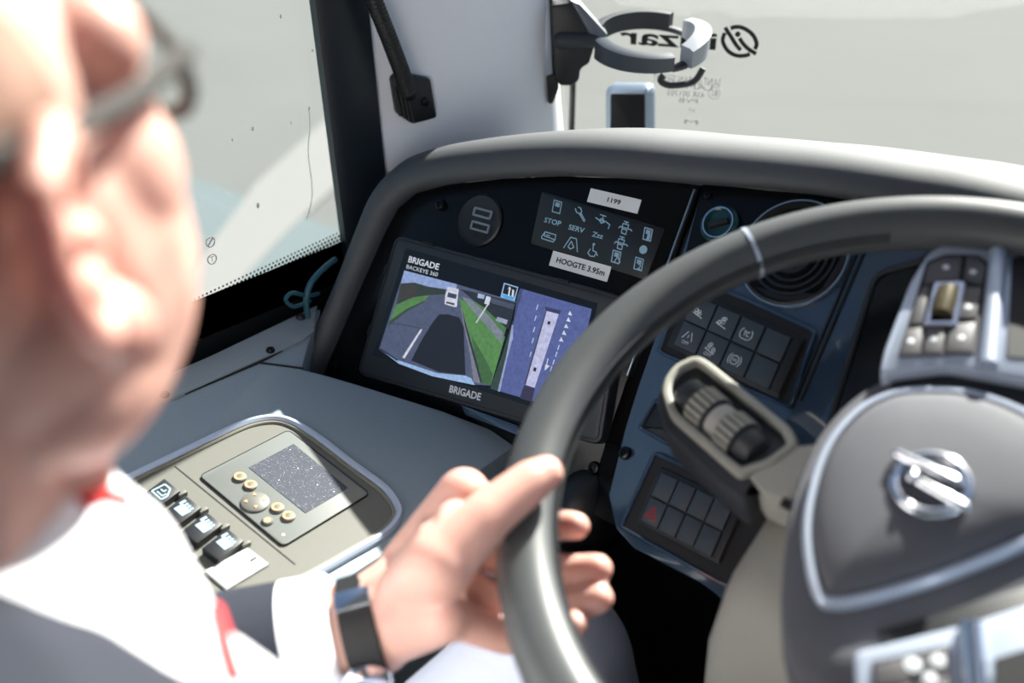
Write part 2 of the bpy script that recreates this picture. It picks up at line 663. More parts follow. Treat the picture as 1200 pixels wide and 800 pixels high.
EW = .0048
estrip(em, [(310, 190), (400, 168), (500, 178), (610, 235), (700, 320), (745, 420), (750, 480), (722, 545)], EW, .0002)
estrip(em, [(210, 270), (175, 370), (190, 460), (250, 560), (340, 630), (450, 660), (560, 655), (635, 628)], EW, .0002)
estrip(em, [(215, 178), (320, 340), (400, 470), (480, 560)], EW, .0004)
estrip(em, [(462, 360), (520, 450), (610, 540), (740, 625)], EW, .0004)
c = ZE(430, 292)
em.lathe(FS, c, [(.0033, 0), (.0033, .0003)], 16)
em.build('emblem', M_BLACKINK, ws, smooth=False)
sm = MB()
for (x0, x1, y, s_) in ((765, 845, 94, 'SAINT-GOBAIN SEKURIT'), (800, 835, 102, 'LAMI'), (782, 826, 110, '43R 001703'), (795, 818, 118, 'PVB'), (808, 815, 129, 'x1'), (802, 818, 143, 'M')):
    a, b = sx(x0, y + 1.6), sx(x1, y - 1.8)
    text_mb(sm, FS, s_, a[0], b[0], a[1], b[1], 0, mirror=True)
c = sx(837, 109)
sm.rings([[FS.P(c[0] + r * math.cos(q * math.pi / 10), c[1] + r * math.sin(q * math.pi / 10), 0) for q in range(20)] for r in (.0075, .0068)], False, False)
a, b = sx(833, 112), sx(841, 106)
text_mb(sm, FS, 'E', a[0], b[0], a[1], b[1], 0, mirror=True)
sm.build('approval_print', mat('faint_grey_print', (205, 207, 205), .7), ws, smooth=False)
# dark seal strip along the windscreen corner
sb = MB()
a0 = FS.P(*sx(671, 100))
sb.tube([V((a0.x, a0.y, .5)), V((a0.x + .002, a0.y, 1.9))], .004, 8)
sb.build('corner_seal', M_DEEP, ws)
# sensor box on the glass
se = thing('sensor_housing', 'small dark sensor box with silver-blue rim on the windscreen above the dashboard', 'sensor', FS.P(*sx(740, 165)))
pts = rnd([sx(713, 175), sx(768, 175), sx(768, 97), sx(713, 97)], .012)
mb = MB()
o = ccw(pts)
mb.rings([[FS.P(p[0], p[1], h) for p in r] for r, h in ((o, -.001), (o, .012), (inset(o, .008), .022))])
mb.build('bezel', M_SENSOR, se)
MB().prism(FS, inset(o, .0085), .0215, .0235, .001).build('face', M_DEEP, se)

# sill strip with screws along the side window
sill = MB().prism(FC, FC.pxs([(-60, 560), (100, 486), (235, 422), (372, 357), (368, 388), (352, 399), (205, 464), (172, 478), (-60, 590)], .004), -.05, .004, .0015).build('trim_3', M_SILLG)
struct(sill, 'grey plastic sill strip under the side window')
for (x, y) in ((317, 411), (193, 463)):
    screw(FC, FC.px(x, y, .004), .0048, sill, .004)

# ================================================================== DASHBOARD
dash = thing('dashboard', 'black padded dashboard with a curved hood over the instrument pod', 'dashboard', (-.3, .3, 0))
# ---- padded hood swept along the upper edge of the panels
IA = [(374, 452), (384, 425), (398, 393), (425, 330), (449, 276), (466, 244), (488, 226), (525, 216), (590, 209), (660, 206), (740, 209), (800, 214)]
IB = [(880, 220), (960, 228), (1060, 244), (1180, 268)]
inner = [FA.P(*FA.px(x, y)) for x, y in IA] + [FB.P(*FB.px(x, y)) for x, y in IB] + [V((.16, .285, .855)), (V((.40, .28, .825))), V((.9, .27, .78))]
inner = smoothpath(inner, 4)
HP = [(0, -.012), (0, .004), (.002, .011), (.008, .0175), (.017, .0205), (.027, .0195), (.036, .013), (.042, .002), (.044, -.016), (.0445, -.04), (.043, -.075), (.036, -.12), (.02, -.17), (0, -.21)]
rings = []
N = len(inner)
for i, p in enumerate(inner):
    t = (inner[min(i + 1, N - 1)] - inner[max(i - 1, 0)]).normalized()
    nr = FA.n if i < 44 else FB.n
    k = min(1, max(0, (i - 38) / 12))
    nr = (FA.n * (1 - k) + FB.n * k).normalized()
    o = nr.cross(t).normalized()             # outwards in the panel plane
    side = max(0, min(1, (i - 12) / 12))      # 0 on the upright left limb, 1 along the top
    sc = .70 + .30 * side
    dn = (nr * (1 - .7 * side) + V((0, -1, 0)) * .7 * side).normalized()
    rings.append([p + o * a * sc + (dn if b > 0 else dn) * b for a, b in HP])
hm = MB()
vs = [q for r in rings for q in r]
m_ = len(HP)
hm.add(vs, [(i * m_ + j, i * m_ + j + 1, (i + 1) * m_ + j + 1, (i + 1) * m_ + j) for i in range(N - 1) for j in range(m_ - 1)])
hood = hm.build('hood', M_PAD, dash, sharp=70)
# dash shelf between hood and windscreen
MB().add([V((-.70, .38, .60)), V((-.60, .40, .76)), V((-.3, .45, .80)), V((1.3, .45, .76)), V((1.3, .72, .70)), V((0, .71, .70)), V((-.45, .62, .70)), V((-.70, .50, .66))],
         [(0, 1, 2, 3, 4, 5, 6, 7)]).build('shelf', M_PAD, dash, smooth=False)
# ---- pod face
face = FA.pxs([(370, 462), (384, 425), (398, 393), (425, 330), (449, 276), (466, 244), (488, 226), (525, 216), (590, 209), (660, 206), (740, 209), (800, 214), (821, 217), (790, 305), (758, 390), (733, 450), (716, 505), (700, 560), (680, 590), (640, 560), (560, 510), (480, 480)])
MB().prism(FA, face, -.02, 0, .0012).build('pod_face', M_FACE, dash)
for (x, y) in ((517, 240), (393, 428), (697, 548)):
    screw(FA, FA.px(x, y), .0062, dash)
# lower glossy edge under the monitor
lo = FA.pxs([(540, 474), (606, 498), (612, 512), (545, 486)], .003)
MB().prism(FA, lo, 0, .003, .0008).build('edge_strip', M_GLOSS, dash)
# round usb socket
c = FA.px(563, 258)
us = MB().lathe(FA, c, [(.0275, 0), (.0275, .002), (.0255, .0032), (.0235, .0026), (.0001, .0026)], 40).build('usb_socket', M_BLACK, dash)
for (x, y) in ((566, 250), (563, 266)):
    q = FA.px(x, y, .0026)
    pm = MB().band(FA, rnd([(q[0] - .012, q[1] - .0048), (q[0] + .012, q[1] - .0048), (q[0] + .012, q[1] + .0048), (q[0] - .012, q[1] + .0048)], .002), .0022, .0026, .0042)
    po = pm.build('port', mat('grey_port_frame', (120, 130, 136), .4), us)
q = FA.px(561, 276, .0026)
MB().box(FA, q[0] - .008, q[0] + .008, q[1] - .003, q[1] + .003, .0026, .003).build('port_flap', M_DEEP, us)
# ---- indicator window with icons
ip = FA.pxs([(635, 224), (779, 268), (757, 328), (622, 285)], .001)
ind = MB().prism(FA, rnd(ip, .003), 0, .0012, .0004).build('indicator_window', mat('smoked_window', (30, 33, 35), .3, spec=.4), dash)
ind['label'] = 'smoked warning light window with pale symbols'


def Z3(X, Y, h=.0014):
    return V(FA.px(600 + X / 5.4545, 200 + Y / 5.4545, h))


def pix_line(mb, pts, wd=.0011, closed=False, h=.0014):
    P = [Z3(*p) for p in pts]
    if closed:
        P.append(P[0])
    for i in range(len(P) - 1):
        a, b = P[i], P[i + 1]
        d = (b - a).normalized()
        nn = V((-d.y, d.x)) * wd / 2
        a2, b2 = a - d * wd * .3, b + d * wd * .3
        mb.flat(FA, [a2 + nn, a2 - nn, b2 - nn, b2 + nn], h + .00002 * (i % 7))


def icon(lines=(), polys=(), dots=(), words=()):
    mb = MB()
    for l in lines:
        pix_line(mb, l[0], closed=l[1] if len(l) > 1 else False)
    for p in polys:
        mb.flat(FA, [Z3(*q) for q in p], .0014)
    for (x, y, r) in dots:
        q = Z3(x, y)
        r /= 5.4545 * 1200 / 1.0
        mb.flat(FA, [(q.x + r * math.cos(k * .3927), q.y + r * math.sin(k * .3927)) for k in range(16)], .0014)
    for (s_, x0, y0, x1, y1) in words:          # lower-left and upper-right
        a, b = Z3(x0, y0), Z3(x1, y1)
        text_mb(mb, FA, s_, a.x, b.x, min(a.y, b.y), max(a.y, b.y), .0014, bold=.012)
    return mb.build('icon', M_INK, ind, smooth=False)


def word(s_, p, size):
    """word starting at Z3 point p with cap height size (zoom pixels)"""
    a = Z3(*p)
    hh = size / 5.4545 / 1200 * 1.0
    return a, hh


def icon_word(s_, p, q, size):
    a, b = Z3(*p), Z3(*q)
    hh = size / 5.4545 / 1200
    mb = MB()
    text_mb(mb, FA, s_, a.x, b.x, a.y, a.y + hh, .0014, bold=.02)
    return mb.build('icon', M_INK, ind, smooth=False)


def door_icon(cx, cy, extra=None):
    d = lambda x, y: (cx + x, cy + y)
    L = [([d(-20, -45), d(28, -30), d(15, 42), d(-33, 28)], True), ([d(-8, -28), d(14, -21), d(10, -2), d(-12, -9)], True)]
    dots = [(*d(1, -15), 10)]
    w_ = []
    ob = icon(L, dots=dots)
    if extra:
        a, b = Z3(*d(-13, 30)), Z3(*d(8, 6))
        mb = MB()
        text_mb(mb, FA, extra, a.x, a.x + .0034, a.y, a.y + .0052, .0014, bold=.02)
        mb.build('icon_digit', M_INK, ind, smooth=False)
    return ob


door_icon(290, 232)
icon_word('STOP', (203, 328), (308, 356), 34)
icon([([(190, 420), (212, 390), (280, 410), (275, 440), (262, 455), (190, 432), (190, 420)],), ([(212, 390), (205, 415), (270, 440)],), ([(222, 410), (240, 415)],)])
icon([([(430, 275), (462, 325)],), ([(435, 272), (455, 318)],), ([(440, 268), (466, 318)],), ([(405, 242), (412, 265), (432, 274), (446, 262), (440, 240), (424, 232)],)])
icon_word('SERV', (358, 374), (458, 398), 34)
icon([([(330, 492), (375, 425), (412, 435), (418, 518)],), ([(372, 500), (358, 485), (380, 450), (395, 490), (372, 500)],)])
icon([([(535, 300), (560, 316), (600, 325), (625, 345), (615, 370)],), ([(580, 325), (582, 288)],), ([(565, 280), (600, 292)],), ([(560, 318), (570, 335), (588, 330), (585, 312), (568, 306)], True)])
icon_word('Zzz', (508, 418), (578, 438), 32)
icon([([(519, 480), (517, 510), (538, 520), (545, 542)],), ([(500, 500), (485, 525), (500, 545), (525, 548), (535, 530)],)], dots=[(523, 470, 9)])
for (cx, cy) in ((722, 365), (695, 462)):
    d = lambda x, y: (cx + x, cy + y)
    icon([([d(-12, -28), d(24, -18), d(18, 5), d(-18, -5)], True), ([d(-18, 5), d(12, 14), d(5, 42), d(-22, 32)], True), ([d(-40, 0), d(-30, -10), d(-15, 0)],),
          ([d(44, 20), d(35, 10), d(18, 8)],), ([d(8, -22), d(10, -36)],), ([d(-4, -42), d(22, -34)],)])
door_icon(668, 552)
icon([([(655, 580), (675, 548), (690, 585)],)])
door_icon(870, 408, '1')
icon(dots=[(839, 504, 27)])
door_icon(812, 597, '2')
# ---- stickers
for nm, q, s_, a_, lab in (('label_sticker', [(693, 219), (751, 235.5), (746.5, 251.5), (688, 235)], '1199', (.38, .64, .30, .66), 'white paper sticker reading 1199'),
                           ('label_sticker', [(649, 293), (716, 313), (711, 331), (643, 310)], 'HOOGTE 3.95m', (.10, .93, .30, .68), 'white paper sticker reading HOOGTE 3.95m')):
    P = FA.pxs(q, .0022)
    x0 = (P[0][0] + P[3][0]) / 2
    x1 = (P[1][0] + P[2][0]) / 2
    y1 = (P[0][1] + P[1][1]) / 2
    y0 = (P[2][1] + P[3][1]) / 2
    st = MB().box(FA, x0, x1, y0, y1, .0012, .0022).build(nm, M_PAPER, dash)
    st['label'] = lab
    mb = MB()
    text_mb(mb, FA, s_, x0 + (x1 - x0) * a_[0], x0 + (x1 - x0) * a_[1], y0 + (y1 - y0) * a_[2], y0 + (y1 - y0) * a_[3], .0024, bold=.028)
    mb.build('lettering', M_BLACKINK, st, smooth=False)

# ---- middle panel (gloss) with recessed edge and round vent
mid = FB.pxs([(824, 214), (880, 220), (960, 228), (1060, 240), (1180, 258), (1330, 290), (1330, 640), (1010, 790), (860, 712), (822, 684), (742, 642), (722, 620), (713, 580), (733, 500), (747, 455), (790, 330)])
MB().prism(FB, mid, -.02, 0, .0015).build('middle_panel', M_GLOSS, dash)
# left flank of the middle panel
up = FB.pxs([(824, 216), (1015, 234), (1012, 262), (960, 345), (905, 342), (862, 330), (800, 312)])
MB().prism(FB, up, 0, .0012, .0004).build('upper_fascia', M_FACE, dash)
screw(FB, FB.px(733, 531), .006, dash)
screw(FB, FB.px(830, 229, .0012), .004, dash, .0012)
c = FB.px(843, 262, .005)
ig = MB().lathe(FB, c, [(.018, .001), (.018, .006), (.0155, .008), (.0145, .004), (.0001, .004)], 36).build('start_knob', mat('teal_black_ring', (20, 62, 66), .25), dash)
MB().rings([[FB.P(c[0] + r * math.cos(q * math.pi / 20), c[1] + r * math.sin(q * math.pi / 20), h) for q in range(40)] for r, h in ((.0152, .007), (.0147, .0092), (.0135, .0092), (.0130, .006))], closed=True).build('chrome_ring', M_CHROME, ig)
MB().prism(Frame(FB.P(c[0], c[1], .004), FB.u + FB.v * .6, FB.v - FB.u * .6), [(-.009, -.0025), (.009, -.0025), (.009, .0025), (-.009, .0025)], 0, .005, .001).build('knob_grip', M_BLACK, ig)
c = FB.px(930, 297, .002)
vt = MB().lathe(FB, c, [(.0475, .0012), (.0475, .004), (.0445, .006), (.042, .002), (.040, -.002), (.0001, -.002)], 48).build('round_vent', M_BLACK, dash)
for r in (.037, .031, .025):
    MB().rings([[FB.P(c[0] + q_ * math.cos(q * math.pi / 20), c[1] + q_ * math.sin(q * math.pi / 20), h) for q in range(40)] for q_, h in ((r, -.002), (r, .003), (r - .0022, .003), (r - .0022, -.002))], closed=True).build('vent_ring', M_BLACK, vt)
MB().lathe(FB, c, [(.019, -.002), (.018, .004), (.0001, .006)], 36).build('vent_cap', M_BLACK, vt)
MB().rings([[FB.P(c[0] + q_ * math.cos(q * math.pi / 24), c[1] + q_ * math.sin(q * math.pi / 24), h) for q in range(48)] for q_, h in ((.0485, .001), (.0480, .0048), (.0468, .0048), (.0465, .001))], closed=True).build('vent_rim', M_SENSOR, vt)
# bright seam lines beside the vent
for a, b in (((1016, 288), (938, 470)), ((1004, 298), (928, 478))):
    p, q = V(FB.px(*a)), V(FB.px(*b))
    d = (q - p).normalized()
    nn = V((-d.y, d.x)) * .0011
    MB().prism(FB, [p + nn, p - nn, q - nn, q + nn], 0, .0022, .0005).build('panel_seam', M_DEEP, dash)
p, q = V(FA.px(815, 222)), V(FA.px(736, 440))
d = (q - p).normalized()
nn = V((-d.y, d.x)) * .0008
MB().prism(FA, [p + nn, p - nn, q - nn, q + nn], 0, .003, .0005).build('panel_seam', M_SENSOR, dash)
# lower dashboard body and knee cover
MB().rings([[FB.P(a, b, h) for a, b in inset(ccw(FB.pxs([(800, 214), (1330, 290), (1330, 640), (1010, 800), (822, 690), (735, 645), (705, 590), (740, 440)])), .004)] for h in (-.021, -.25)]).build('lower_body', M_DEEP, dash)
kn = MB()
kc = FA.P(*FA.px(680, 590))
kn.ell(Matrix.Translation(kc), (0.0, .02, -.02), (.036, .05, .05)).build('knee_cover', M_BLACK, dash)
MB().box(Frame((0, .30, 0), (1, 0, 0), (0, 0, 1)), -.72, 1.3, .0, .55, -.02, .02).build('kick_panel', M_DEEP, dash)


# the dashboard goes on to the right of the instruments
a0, b1_ = FB.px(1330, 290)
a1, b0_ = FB.px(1010, 800)
MB().box(FB, a0 - .006, a0 + .95, b0_, b1_ + .0, -.03, -.001, .003).build('right_fascia', M_FACE, dash)
MB().box(FB, a0 - .03, a0 + .95, b0_ - .01, b1_, -.28, -.03).build('lower_body', M_DEEP, dash)
# flank closing the step between the pod and the middle panel
def resample(P, n):
    L = [0]
    for i in range(len(P) - 1):
        L.append(L[-1] + (P[i + 1] - P[i]).length)
    out = []
    for k in range(n):
        t = L[-1] * k / (n - 1)
        i = max(j for j in range(len(L)) if L[j] <= t + 1e-9)
        i = min(i, len(P) - 2)
        out.append(P[i].lerp(P[i + 1], (t - L[i]) / max(1e-9, L[i + 1] - L[i])))
    return out


pa = resample([FA.P(*FA.px(x, y), -.006) for x, y in ((812, 217), (780, 305), (748, 390), (724, 450), (706, 505), (690, 560), (670, 590))], 10)
pb = resample([FB.P(*FB.px(x, y), -.006) for x, y in ((830, 214), (796, 330), (753, 455), (740, 500), (720, 580), (730, 622))], 10)
pc = [p + V((0, .03, -.01)) for p in pb]
pd = [p + V((0, .03, -.01)) for p in pa]
MB().rings([[a, b, c, d] for a, b, c, d in zip(pa, pb, pc, pd)]).build('pod_flank', mat('gloss_black_trim', (20, 17, 16), .15), dash)

# ---- switch modules (each a plug-in unit)
def switch_module(name, label, quad, cols, first, frame_px, icons, group, h=.006):
    """quad: photo corners of columns first.. ; 2 rows"""
    P = FB.pxs(quad, h)
    ncol = cols - first
    o = V(P[0])
    ux = ((V(P[1]) - V(P[0])) + (V(P[2]) - V(P[3]))) / 2 / ncol
    vy = ((V(P[3]) - V(P[0])) + (V(P[2]) - V(P[1]))) / 2 / 2
    o = (V(P[0]) + V(P[1]) + V(P[2]) + V(P[3])) / 4 - ux * ncol / 2 - vy - ux * first
    cc = o + ux * cols / 2 + vy
    t = thing(name, label, 'switch panel', FB.P(cc.x, cc.y, 0), group)
    fr = rnd(FB.pxs(frame_px, .004), .006)
    MB().band(FB, fr, .0035, 0, .0045, .001).build('bezel', M_GLOSS, t)
    MB().prism(FB, inset(ccw(fr), .003), 0, .0022).build('base', M_DEEP, t)
    pad = [o - ux * .28 - vy * .16, o + ux * (cols + .42) - vy * .16, o + ux * (cols + .42) + vy * 2.12, o - ux * .28 + vy * 2.12]
    MB().prism(FB, rnd([(q.x, q.y) for q in pad], .003), .002, h - .002, .001).build('carrier', M_BLACK, t)
    for r in range(2):
        for cidx in range(cols):
            g = .035
            qs = [o + ux * (cidx + g) + vy * (r + g), o + ux * (cidx + 1 - g) + vy * (r + g), o + ux * (cidx + 1 - g) + vy * (r + 1 - g), o + ux * (cidx + g) + vy * (r + 1 - g)]
            k = MB().prism(FB, [(q.x, q.y) for q in qs], h - .002, h + (.0012 if r == 0 else .0008), .0007).build('switch', M_KEY, t)
            ic = icons.get((r, cidx))
            if ic:
                ctr = o + ux * (cidx + .45) + vy * (r + .55)
                L = Frame(FB.P(ctr.x, ctr.y, h + .0014), FB.u * ux.x + FB.v * ux.y, -(FB.u * vy.x + FB.v * vy.y))
                mb = MB()
                ic(mb, L, .0058)
                mb.build('icon', M_RED if ic is ic_warn else M_WHITEINK, k, smooth=False)
    # end blank
    e = [o + ux * (cols + .04) + vy * .02, o + ux * (cols + .38) + vy * .02, o + ux * (cols + .38) + vy * 1.98, o + ux * (cols + .04) + vy * 1.98]
    MB().prism(FB, [(q.x, q.y) for q in e], h - .002, h + .0004, .0006).build('end_cap', M_BLACK, t)
    return t


def ln(mb, L, pts, wd=.0007, closed=False):
    P = [V(p) for p in pts]
    if closed:
        P.append(P[0])
    for i in range(len(P) - 1):
        a, b = P[i], P[i + 1]
        d = (b - a).normalized()
        nn = V((-d.y, d.x)) * wd / 2
        mb.flat(L, [a + nn, a - nn, b - nn, b + nn], .00003 * i)


def circ(r, n=16, x=0, y=0, a0=0, a1=2 * math.pi):
    return [(x + r * math.cos(a0 + (a1 - a0) * k / n), y + r * math.sin(a0 + (a1 - a0) * k / n)) for k in range(n + (0 if abs(a1 - a0 - 2 * math.pi) < 1e-6 else 1))]


def ic_warn(mb, L, s):
    ln(mb, L, [(0, s), (s, -s * .8), (-s, -s * .8)], .0008, True)
    ln(mb, L, [(0, s * .35), (s * .45, -s * .5), (-s * .45, -s * .5)], .0007, True)


def ic_lane(mb, L, s):
    ln(mb, L, [(-s * .9, -s * .3), (-s * .3, s)])
    ln(mb, L, [(s * .9, -s * .3), (s * .3, s)])
    ln(mb, L, [(0, 0), (0, s * .5)])
    text_mb(mb, L, 'OFF', -s * .6, s * .6, -s, -s * .5, 0)


def ic_smoke(mb, L, s):
    for k in range(5):
        x, y = (random.uniform(-.6, .6) * s, random.uniform(-.2, .8) * s)
        ln(mb, L, circ(s * .28, 8, x, y), .0006, True)
    ln(mb, L, [(-s, -s * .2), (s * .9, -s * .6)])


def ic_smokeoff(mb, L, s):
    ic_smoke(mb, L, s)
    text_mb(mb, L, 'OFF', -s * .7, s * .6, -s * 1.2, -s * .65, 0)


def ic_tc(mb, L, s):
    text_mb(mb, L, 'TC', -s * .5, s * .5, -s * .35, s * .45, 0, bold=.02)
    ln(mb, L, circ(s * 1.0, 10, 0, 0, 2.3, 4.0))
    ln(mb, L, circ(s * 1.0, 10, 0, 0, -.85, .85))
    ln(mb, L, [(-s * .6, -s * .8), (s * .6, -s * .8)])


def ic_brake(mb, L, s):
    ln(mb, L, circ(s * .68), .0007, True)
    ln(mb, L, circ(s * 1.05, 10, 0, 0, 2.3, 4.0))
    ln(mb, L, circ(s * 1.05, 10, 0, 0, -.85, .85))
    text_mb(mb, L, 'ABS', -s * .45, s * .45, -s * .2, s * .25, 0)


switch_module('switch_panel', 'charcoal switch block below the round vent with white symbols on its keys', [(842, 357), (928.6, 395.5), (901, 457), (815, 417)], 4, 1,
              [(803, 322), (868, 345), (958, 386), (926, 480), (768, 413)],
              {(0, 0): ic_smoke, (1, 0): ic_lane, (0, 1): ic_smoke, (1, 1): ic_smokeoff, (0, 2): ic_tc, (1, 2): ic_brake}, 'switch blocks on the middle panel')
switch_module('switch_panel', 'charcoal switch block with a red hazard triangle key, low on the middle panel', [(775, 552), (861, 593), (833, 653), (750.6, 610)], 4, 0,
              [(766, 527), (925, 600), (890, 712), (724, 618)], {(1, 0): ic_warn}, 'switch blocks on the middle panel')
t = thing('blank_panel', 'gloss black blanking plate half hidden behind the control stalk', 'panel', FB.P(*FB.px(790, 510)))
fr = rnd(FB.pxs([(766, 466), (880, 505), (850, 560), (746, 502)], .003), .005)
MB().band(FB, fr, .0035, 0, .004, .001).build('bezel', M_GLOSS, t)
MB().prism(FB, inset(ccw(fr), .004), 0, .002, .0005).build('plate', M_BLACK, t)

# ---- instrument display at the right
t = thing('instrument_display', 'dark instrument screen seen through the steering wheel beside the button pad', 'screen', FB.P(*FB.px(1060, 420)))
fr = rnd(FB.pxs([(1022, 318), (1085, 300), (1320, 340), (1280, 600), (960, 520)], .008), .012)
MB().band(FB, fr, .004, 0, .008, .0015).build('frame', M_HOUSE, t)
MB().prism(FB, inset(ccw(fr), .0035), 0, .004).build('glass', mat('dark_screen_glass', (14, 18, 22), .2), t)

# ================================================================== MONITOR
mon_c = FA.P(*FA.px(560, 480))
mon = thing('monitor', 'dark grey camera monitor showing a road view, mounted in the dashboard pod', 'monitor', mon_c)
H = .016
oq = FA.pxs([(463, 274), (731, 347), (704, 523), (417, 438)], H)
# square it up
mx0 = (oq[0][0] + oq[3][0]) / 2
mx1 = (oq[1][0] + oq[2][0]) / 2 - .004
my1 = (oq[0][1] + oq[1][1]) / 2
my0 = (oq[2][1] + oq[3][1]) / 2
oq = [(oq[0][0], oq[0][1]), (oq[1][0], oq[1][1]), (oq[2][0], oq[2][1]), (oq[3][0], oq[3][1])]
out = rnd(oq, .012, 6)
MB().prism(FA, out, 0, H, .0035).build('housing', M_HOUSE, mon)
MB().band(FA, inset(ccw(out), .0038), .0008, H - .001, H + .0006).build('bezel_ring', M_DEEP, mon)


def Z2(X, Y):
    return (420 + X / 3.81, 270 + Y / 3.81)


scq = FA.pxs([Z2(213, 80), Z2(1068, 325), Z2(968, 850), Z2(66, 556)], H)
scr = MB().prism(FA, scq, H - .001, H + .0004).build('screen', mat('black_lcd', (8, 9, 12), .25), mon)
hk = H + .0005


def pic(name, pts, rgb, lvl, raw=False):
    P = FA.pxs([p if raw else Z2(*p) for p in pts], hk)
    return MB().flat(FA, P, hk + lvl * .00003).build(name, glow(rgb), scr, smooth=False)


pic('road_view', [(205, 178), (440, 240), (708, 318), (690, 330), (590, 692), (520, 688), (330, 648), (180, 592), (92, 530)], (78, 86, 112), 0)
pic('sky_band', [(205, 178), (440, 240), (436, 268), (340, 255), (190, 236)], (140, 160, 205), 1)
pic('tree_band', [(190, 236), (250, 232), (310, 250), (390, 262), (385, 285), (300, 290), (230, 300), (168, 338)], (46, 58, 50), 2)
pic('verge_left', [(168, 332), (240, 300), (318, 288), (290, 315), (215, 350), (140, 405)], (82, 128, 72), 3)
pic('verge_kerb', [(140, 402), (215, 350), (290, 315), (300, 318), (220, 358), (132, 428)], (55, 70, 55), 3)
pic('bumper', [(95, 528), (175, 578), (350, 636), (480, 648), (505, 660), (520, 690), (330, 650), (180, 594)], (150, 180, 225), 6)
pic('bumper_edge', [(92, 528), (100, 526), (178, 578), (172, 582)], (30, 36, 48), 7)
pic('building_band', [(455, 262), (560, 285), (702, 322), (672, 440), (630, 420), (560, 345), (500, 300)], (36, 42, 52), 2)
pic('building_wall', [(560, 290), (698, 330), (690, 352), (600, 326)], (70, 78, 96), 3)
pic('verge_right', [(447, 300), (480, 318), (560, 395), (655, 475), (592, 690), (548, 680), (520, 560), (478, 400)], (84, 134, 74), 3)
pic('verge_shade', [(505, 470), (560, 560), (600, 640), (592, 690), (548, 680), (520, 560)], (62, 100, 60), 4)
pic('footpath', [(462, 296), (500, 306), (580, 372), (648, 448), (640, 505), (560, 412), (500, 345)], (120, 128, 140), 4)
pic('verge_strip', [(500, 306), (560, 342), (660, 435), (650, 462), (580, 378)], (74, 118, 66), 5)
pic('kerb_strip', [(455, 330), (478, 400), (520, 560), (550, 682), (515, 676), (500, 560), (470, 420)], (120, 120, 135), 5)
pic('kerb_line', [(462, 350), (482, 420), (525, 570), (552, 680), (545, 680), (515, 570), (476, 425)], (40, 44, 54), 6)
pic('vehicle_shadow', [(360, 374), (400, 374), (450, 388), (470, 430), (478, 645), (360, 632), (236, 580), (282, 490), (325, 420)], (24, 27, 36), 4)
pic('lane_line', [(278, 440), (286, 442), (206, 572), (196, 566)], (205, 210, 225), 5)
pic('road_crack', [(140, 408), (280, 434), (280, 438), (138, 412)], (55, 60, 78), 4)
v = pic('van', [(400, 250), (448, 262), (440, 340), (430, 342), (385, 328), (388, 290)], (205, 208, 225), 6)
pic('van_windscreen', [(402, 276), (440, 286), (436, 306), (396, 296)], (60, 66, 90), 7)
pic('van_grille', [(394, 316), (430, 325), (428, 334), (392, 325)], (70, 72, 90), 7)
pic('sign_post', [(580, 322), (586, 324), (528, 414), (523, 410)], (190, 196, 205), 6)
pic('sign_board', [(572, 292), (592, 297), (584, 332), (562, 326)], (200, 208, 220), 7)
pic('far_van', [(535, 280), (565, 288), (560, 306), (532, 300)], (165, 180, 205), 6)
pic('parked_car', [(622, 385), (668, 400), (662, 420), (612, 402)], (150, 160, 180), 6)
pic('bush', [(190, 245), (250, 240), (262, 285), (235, 305), (180, 310)], (60, 56, 54), 3)
# right half: view from above
pic('top_view', [(722, 258), (1042, 350), (942, 808), (588, 705), (690, 420)], (82, 94, 150), 0)
pic('top_verge', [(690, 400), (688, 470), (660, 560), (622, 716), (588, 705), (640, 560)], (48, 66, 60), 1)
pic('top_kerb', [(686, 420), (692, 424), (690, 480), (665, 570), (632, 720), (622, 716), (660, 560)], (150, 160, 195), 2)
pic('top_gutter', [(710, 290), (722, 258), (735, 262), (700, 390), (690, 420)], (60, 70, 105), 2)
pic('bus_from_above', [(836, 358), (895, 373), (787, 702), (740, 686)], (186, 188, 222), 3)
pic('bus_shadow', [(832, 340), (905, 358), (897, 376), (836, 358)], (50, 56, 92), 2)
pic('bus_side', [(836, 358), (841, 360), (747, 688), (740, 686)], (60, 64, 90), 4)
pic('roof_hatch', [(847, 404), (859, 407), (855, 421), (843, 417)], (30, 32, 44), 4)
pic('roof_hatch', [(784, 610), (796, 613), (792, 630), (780, 626)], (30, 32, 44), 4)
pic('bus_tail', [(740, 690), (788, 704), (775, 765), (720, 748)], (48, 44, 72), 2)
for (x, y) in ((945, 368), (938, 396), (928, 425), (918, 455), (906, 485)):
    pic('shark_tooth', [(x - 10, y + 8), (x, y - 10), (x + 10, y + 12)], (205, 210, 235), 3)
for (x, y) in ((895, 510), (885, 540), (873, 575), (862, 605), (800, 330), (792, 380), (786, 430), (780, 480), (770, 540)):
    pic('road_dash', [(x, y), (x + 4, y + 1), (x - 3, y + 24), (x - 7, y + 23)], (185, 192, 225), 3)
pic('arrow_mark', [(845, 570), (849, 572), (842, 600), (856, 604), (832, 625), (834, 600), (838, 600)], (205, 210, 235), 3)
# icon box
pic('mode_icon', [(650, 233), (714, 252), (698, 316), (634, 297)], (150, 180, 225), 1)
pic('mode_icon_field', [(654, 239), (709, 256), (697, 296), (644, 280)], (10, 14, 24), 2)
pic('mode_icon_bar', [(643, 282), (696, 298), (693, 311), (639, 295)], (70, 165, 225), 2)
pic('mode_icon_arrow', [(668, 290), (673, 256), (664, 262), (676, 250), (685, 268), (679, 260), (674, 292)], (215, 225, 240), 3)
pic('mode_icon_arrow', [(684, 294), (688, 262), (696, 268), (693, 297)], (215, 225, 240), 3)


